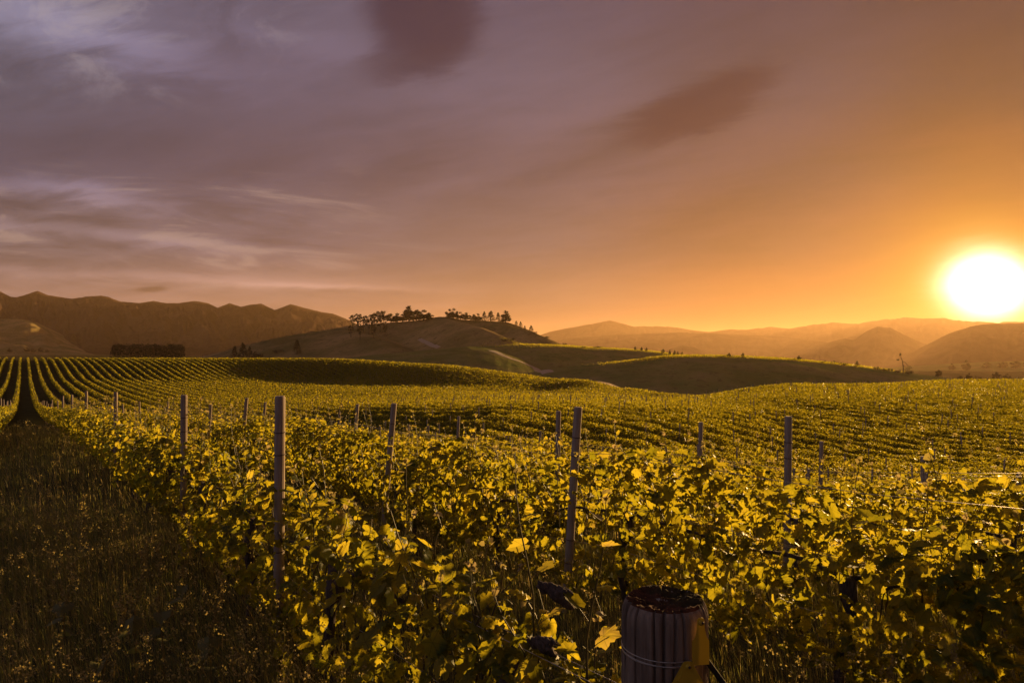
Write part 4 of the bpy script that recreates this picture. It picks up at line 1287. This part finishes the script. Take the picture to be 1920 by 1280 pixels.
for i, (kind, x, yb, h, w) in enumerate([('bush', 1093, 653, 5, 1.8), ('bush', 1118, 653, 6, 1.9), ('bush', 1124, 653, 5, 1.4), ('round', 1191, 657, 8, .8), ('round', 1203, 658, 8, .9), ('round', 1212, 659, 8, .9), ('round', 1243, 663, 9, 1.0), ('round', 1256, 666, 11, .7),
                                      ('round', 1265, 667, 11, .75), ('round', 1271, 668, 10, .75), ('round', 1279, 669, 10, .75)]):
    put_tree(kind, x, yb, h, 500, 900, 'tiny dark %s on the far spur crest, %s from left' % ('bush' if kind == 'bush' else 'tree', ORD[i]), G5, w)
for i, (kind, x, yb, h, w) in enumerate([('bush', 1305, 669, 5, 1.3), ('bush', 1352, 670, 5, 1.2), ('round', 1367, 670, 9, 1.2), ('bush', 1376, 670, 7, 1.2), ('round', 1393, 671, 10, .9), ('round', 1498, 676, 10, 1.1),
                                      ('bush', 1543, 681, 7, 1), ('bush', 1560, 682, 8, 1.2), ('bush', 1572, 683, 8, 1.2)]):
    put_tree(kind, x, yb, h, 380, 560, 'dark %s along the rounded spur skyline, %s from left' % ('bush' if kind == 'bush' else 'tree', ORD[i]), G5, w)
G6 = 'trees behind the right vineyard crest'
for i, (kind, x, yb, h, w) in enumerate([('bush', 1582, 686, 8, 1.2), ('conifer', 1607, 688, 12, 2.2), ('bush', 1645, 694, 9, 1.2), ('bush', 1657, 696, 9, 1.2), ('bush', 1668, 697, 8, 1.2), ('bush', 1683, 699, 9, 1.4), ('bush', 1704, 701, 10, 1.4), ('round', 1760, 703, 13, 1.1)]):
    put_tree(kind, x, yb, h, 300, 560, 'dark hazy %s low behind the right vineyard crest, %s from left' % ({'conifer': 'conifer'}.get(kind, 'round bush' if kind == 'bush' else 'tree'), ORD[i]), G6, w)
for i, (kind, x, yb, h, w) in enumerate([('bush', 1800, 705, 9, 1.2), ('round', 1817, 704, 14, 1), ('bush', 1835, 704, 14, 1.2), ('round', 1868, 706, 17, 1.1), ('round', 1888, 707, 14, 1.2), ('bush', 1914, 708, 9, 1.2)]):
    put_tree(kind, x, yb, h, 330, 700, 'hazy dark %s under the sun at far right, %s from left' % ('bush' if kind == 'bush' else 'tree', ORD[i]), G6, w)
for i, (kind, x, yb, h, w) in enumerate([('round', 1785, 694, 14, 1.1), ('round', 1812, 694, 20, 1.0), ('round', 1850, 690, 12, 1.6), ('round', 1880, 690, 13, 1.6), ('round', 1905, 690, 14, 1.5), ('round', 1930, 690, 16, 1.4)]):
    put_tree(kind, x, yb, h, 900, 2300, 'faded tree in the orange haze far behind, %s from left' % ORD[i], 'hazy trees of the far plain', w)
G7 = 'trees on the plain at the foot of the mountains'
for i, (x, yb, h, w) in enumerate([(18, 660, 8, 1.3), (50, 659, 8, 1.5), (62, 660, 7, 1.6), (76, 660, 9, 1.2), (88, 660, 6, 1.5)]):
    put_tree('round', x, yb, h, 900, 2400, 'small tree on the plain below the left mountains, %s from left' % ORD[i], G7, w)

# bent broken tree on the right skyline
q = hit(1693, 700, 300, 560); hh = 38 / F * q[1]
e = empty('broken_tree', q); g = Geo()
g.tube(np.array([(0, 0, -.05), (.02, 0, .3), (-.03, 0, .62), (-.10, 0, .80), (-.14, 0, .98)]) * hh, np.array([.030, .024, .018, .012, .005]) * hh, 6)
g.tube(np.array([(-.03, 0, .60), (.10, 0, .56), (.26, 0, .40), (.34, 0, .30)]) * hh, np.array([.015, .012, .009, .004]) * hh, 5)
g.tube(np.array([(-.08, 0, .76), (-.24, .02, .70), (-.32, .02, .66)]) * hh, np.array([.011, .007, .003]) * hh, 5)
g.tube(np.array([(0, 0, .42), (.16, .05, .30), (.3, .05, .16)]) * hh, np.array([.013, .009, .003]) * hh, 5)
g.build('trunk', M['trunk'], e)
V_, f, a = crown_geo([(-.13 * hh, 0, .95 * hh, .06 * hh, .06 * hh, .07 * hh), (.3 * hh, 0, .30 * hh, .14 * hh, .1 * hh, .10 * hh), (.2 * hh, .05 * hh, .16 * hh, .16 * hh, .1 * hh, .12 * hh), (-.26 * hh, 0, .68 * hh, .07 * hh, .05 * hh, .04 * hh)], .035 * hh, 60, 5)
mesh_obj('crown', V_, f, M['treeleaf'], e, False, {'rnd': a})
tag(e, 'bent broken tree with bare leaning top on the right skyline', 'tree')

# clipped shelterbelt on the plain
q0, q1 = hit(209, 663, 300, 900), hit(333, 663, 300, 900)
Ys = 620.0
q0 = np.array([(209 - 960) / F * Ys, Ys]); q1 = np.array([(333 - 960) / F * Ys, Ys + 12])
n = 9000; t = rng.random(n); w = rng.uniform(-3.2, 3.2, n)
X = q0[0] + (q1[0] - q0[0]) * t; Y = q0[1] + (q1[1] - q0[1]) * t + w
z0 = surf(X, Y); ztop = EYE + (HOR - 645.5) / F * Ys + fbm(t * 34, t * 0, 4, 4) * 2.4 - np.clip(.03 - np.minimum(t, 1 - t), 0, 1) * 80
zz = z0 + (ztop - z0) * rng.random(n) ** .8
o = mesh_obj('shelter_hedge', *place_leaves(LT[2], np.stack([X, Y, zz], -1), rng.normal(size=(n, 3)), rng.uniform(.6, 1.3, n))[:2], M['treeleaf'], None, False, {'rnd': np.repeat(rng.random(n), 4)})
tag(o, 'long dark clipped shelter hedge on the plain below the left mountains', 'hedge')

# ------------------------------------------------------------------ haze
bm = bmesh.new(); bmesh.ops.create_cube(bm, size=1.0)
me = bpy.data.meshes.new('haze'); bm.to_mesh(me); bm.free()
hz = bpy.data.objects.new('haze', me); C.objects.link(hz)
zlo, zhi = -420.0, 600.0
hz.scale = (45000, 45000, zhi - zlo); hz.location = (0, 0, (zlo + zhi) / 2)
m, nt, out = new_mat('haze_air')
pv = nt.nodes.new('ShaderNodeVolumePrincipled')
pv.inputs['Color'].default_value = (.95, .63, .36, 1); pv.inputs['Density'].default_value = 4.0e-5; pv.inputs['Anisotropy'].default_value = .42
nt.links.new(pv.outputs[0], out.inputs['Volume'])
me.materials.append(m); tag(hz, kind='stuff')
